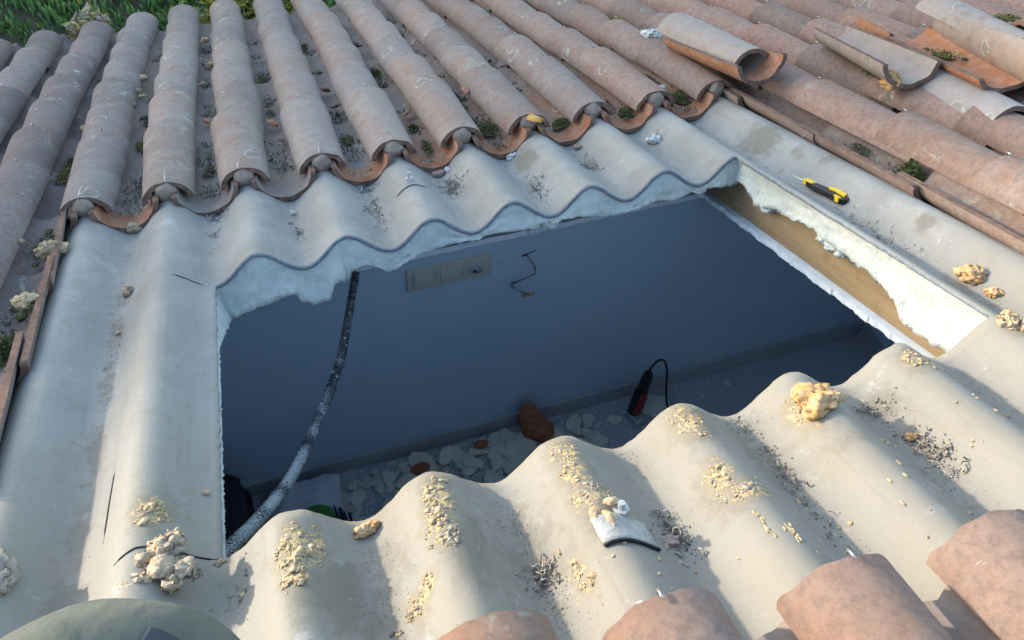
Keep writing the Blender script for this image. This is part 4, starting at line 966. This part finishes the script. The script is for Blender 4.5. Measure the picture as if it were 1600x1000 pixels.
# leaf, foil strip, flakes
r_ = None
V = []; F = []
for i in range(9):
    t = i / 8; wd = .022 * math.sin(PI * (t * .92 + .04)) ** .8
    for s in (-1, 0, 1): V.append((s * wd, t * .062, .067 - (.0035 if s else 0) - .006 * abs(s) * 1))
    for s in (-1, 0, 1): V.append((s * wd, t * .062, .0655 - (.0035 if s else 0) - .006 * abs(s) * 1))
for i in range(8):
    a = i * 6
    F += [[a, a + 1, a + 7, a + 6], [a + 1, a + 2, a + 8, a + 7], [a + 3, a + 9, a + 10, a + 4], [a + 4, a + 10, a + 11, a + 5], [a, a + 6, a + 9, a + 3], [a + 2, a + 5, a + 11, a + 8]]
o = mesh('dead_leaf', V, F, simple('orange_leaf', (.42, .22, .04), (.55, .36, .12), 40, .7, .2, .001)); on_roof(o, 4.5 * P + .012, .352, .0235, .35, .05, .12); tag(o, 'orange-brown dead leaf stuck on the near end of the sixth row', 'leaf')
b = B(); b.box((0, 0, 0), (.012, .10, .0015), Euler((0, .5, 0))); b.box((.008, .0, -.003), (.010, .10, .0015), Euler((0, -.7, 0))); o = b.build('metal_strip', M['steel'], None, False); on_roof(o, .672, .90, .062, -.05, 0, .4); tag(o, 'shiny folded metal strip between the fourth and fifth rows', 'metal strip')
b = B(); b.add(*shard(77, .018, .003)); o = b.build('sheet_flake', M['mortar'], None, False); on_roof(o, .519, -.907, .003, .9); o.scale = (.6, 1.3, 1); tag(o, 'flat tan flake in the trough right of the torn patch', 'flake')
b = B(); b.add(*shard(78, .02, .004)); o = b.build('clay_flake', M['mortar'], None, False); on_roof(o, .90, .33, .006, .4); tag(o, 'rounded grey clay flake below the sixth channel lip', 'flake')
b = B(); b.add(*shard(79, .022, .008)); o = b.build('clay_flake', M['mortar'], None, False); on_roof(o, .535, .33, .004, .4); tag(o, 'grey clay flake below the fourth channel lip', 'flake')
for i, (u, v, s, z) in enumerate([(.175, .82, .020, .03), (.185, .66, .016, .03), (.354, 1.05, .02, .03), (.36, .86, .018, .035), (.54, .70, .018, .03), (.70, 1.35, .022, .06), (.715, .72, .018, .06), (.89, .95, .018, .05), (.0, .93, .016, .03), (1.40, .72, .02, .08)]):
    b = B(); b.add(*shard(90 + i, s, .006)); o = b.build('clay_shard', M['mortar'] if i % 2 else M['clay_raw'], None, False); on_roof(o, u, v, z + .016, i * .8, .4, .5)
    tag(o, 'small broken clay shard caught in channel %s, %s picture' % (['two', 'two lower', 'three far', 'three', 'four', 'five far', 'five', 'six', 'one', 'nine'][i], 'upper part of'), 'clay shard', 'broken clay shards between the tile rows')

# yellow and black folding knife
r_ = empty('utility_knife', 'yellow and black utility knife lying on the bare strip at right', 'knife'); on_roof(r_, 1.256, -.168, sh(1.256) + .002, .10, 0, .06); r_.scale = (.9, .9, .9)
def prism(b, outline, z0, z1, mi=0):
    n = len(outline); b.add([(x, y, z0) for x, y in outline] + [(x, y, z1) for x, y in outline], [list(range(n - 1, -1, -1)), [i + n for i in range(n)]] + [[i, (i + 1) % n, (i + 1) % n + n, i + n] for i in range(n)], mi)
b = B(); prism(b, [(-.013, -.075), (.0, -.084), (.012, -.078), (.014, -.03), (.009, .02), (.004, .045), (-.006, .046), (-.012, .01), (-.010, -.03)], .002, .014); o = b.build('grip', M['black'], r_, False)
b = B(); prism(b, [(.004, -.07), (.016, -.066), (.018, -.035), (.012, -.012), (.007, -.018), (.009, -.04)], .006, .019); prism(b, [(-.008, .028), (.006, .024), (.006, .055), (-.003, .06)], .004, .016); prism(b, [(-.014, -.07), (-.008, -.074), (-.006, -.055), (-.011, -.052)], .004, .017); b.build('yellow_shell', M['yellow'], r_, False)
b = B(); prism(b, [(-.004, .058), (.004, .056), (.001, .095), (-.003, .10)], .008, .0095); b.build('blade', M['steel'], r_, False)

# ------------------------------------------------------------------ the photographer's bent leg
def person():
    r_ = empty('person', 'person in grey-green work trousers, bent knee intruding at the bottom left', 'person'); r_.location = W(.06, -1.35, .02)
    joints = [((.10, -1.85, .20), .135), ((.08, -1.66, .25), .13), ((.06, -1.45, .285), .12), ((-.03, -1.25, .292), .120), ((-.022, -1.165, .286), .116), ((-.015, -1.116, .252), .104), ((.03, -1.14, .19), .080), ((.04, -1.22, .12), .070), ((.05, -1.33, .07), .06)]
    me = bpy.data.meshes.new('trouser_leg'); me.from_pydata([tuple(W(*p) - r_.location) for p, _ in joints], [(i, i + 1) for i in range(len(joints) - 1)], [])
    o = bpy.data.objects.new('trouser_leg', me); COL.objects.link(o); o.parent = r_; me.materials.append(M['cloth'])
    sk = o.modifiers.new('skin', 'SKIN'); sk.use_smooth_shade = True; me.skin_vertices.new() if not me.skin_vertices else None
    for i, (_, r) in enumerate(joints): me.skin_vertices[0].data[i].radius = (r, r)
    me.skin_vertices[0].data[0].use_root = True
    ss = o.modifiers.new('sub', 'SUBSURF'); ss.levels = 5; ss.render_levels = 5
    tx = bpy.data.textures.new('folds', 'CLOUDS'); tx.noise_scale = .11; tx.noise_depth = 1
    dm = o.modifiers.new('folds', 'DISPLACE'); dm.texture = tx; dm.strength = .022; dm.mid_level = .5
    tx2 = bpy.data.textures.new('creases', 'MARBLE'); tx2.noise_scale = .11; tx2.turbulence = 9; tx2.marble_type = 'SHARPER'
    d2 = o.modifiers.new('creases', 'DISPLACE'); d2.texture = tx2; d2.strength = .004; d2.mid_level = .5
    def wrap(name, corners, nu, nv, mat, th, off):
        V = []; F = []
        for j in range(nv + 1):
            for i in range(nu + 1):
                a, c = i / nu, j / nv
                p = (1 - c) * ((1 - a) * Vector(corners[0]) + a * Vector(corners[1])) + c * ((1 - a) * Vector(corners[3]) + a * Vector(corners[2]))
                V.append(W(*p) - r_.location)
        for j in range(nv):
            for i in range(nu): k = j * (nu + 1) + i; F.append([k, k + 1, k + nu + 2, k + nu + 1])
        m = mesh(name, V, F, mat, None, True, r_)
        sw = m.modifiers.new('wrap', 'SHRINKWRAP'); sw.target = o; sw.wrap_method = 'NEAREST_SURFACEPOINT'; sw.wrap_mode = 'ABOVE_SURFACE'; sw.offset = off
        so_ = m.modifiers.new('th', 'SOLIDIFY'); so_.thickness = th; so_.offset = 1
    wrap('seam', [(-.062, -1.04, .34), (-.056, -1.04, .34), (-.046, -1.40, .40), (-.052, -1.40, .40)], 2, 60, M['cloth'], .0022, .0008)
    wrap('fold_shade', [(.052, -1.125, .37), (.10, -1.15, .34), (.11, -1.24, .36), (.03, -1.25, .41)], 24, 30, M['clothshade'], .003, .0015)  # dark overlay painting in the shaded fold beside the knee
    # boot
    b = B(); b.blob((0, 0, 0), (.05, .13, .045), 2, 4, .08); o2 = b.build('boot', M['boot'], r_); o2.location = W(.055, -1.30, .105) - r_.location + Vector((0, 0, 0)); o2.rotation_euler = (-TH, 0, 0)
person()
bpy.context.view_layer.update()
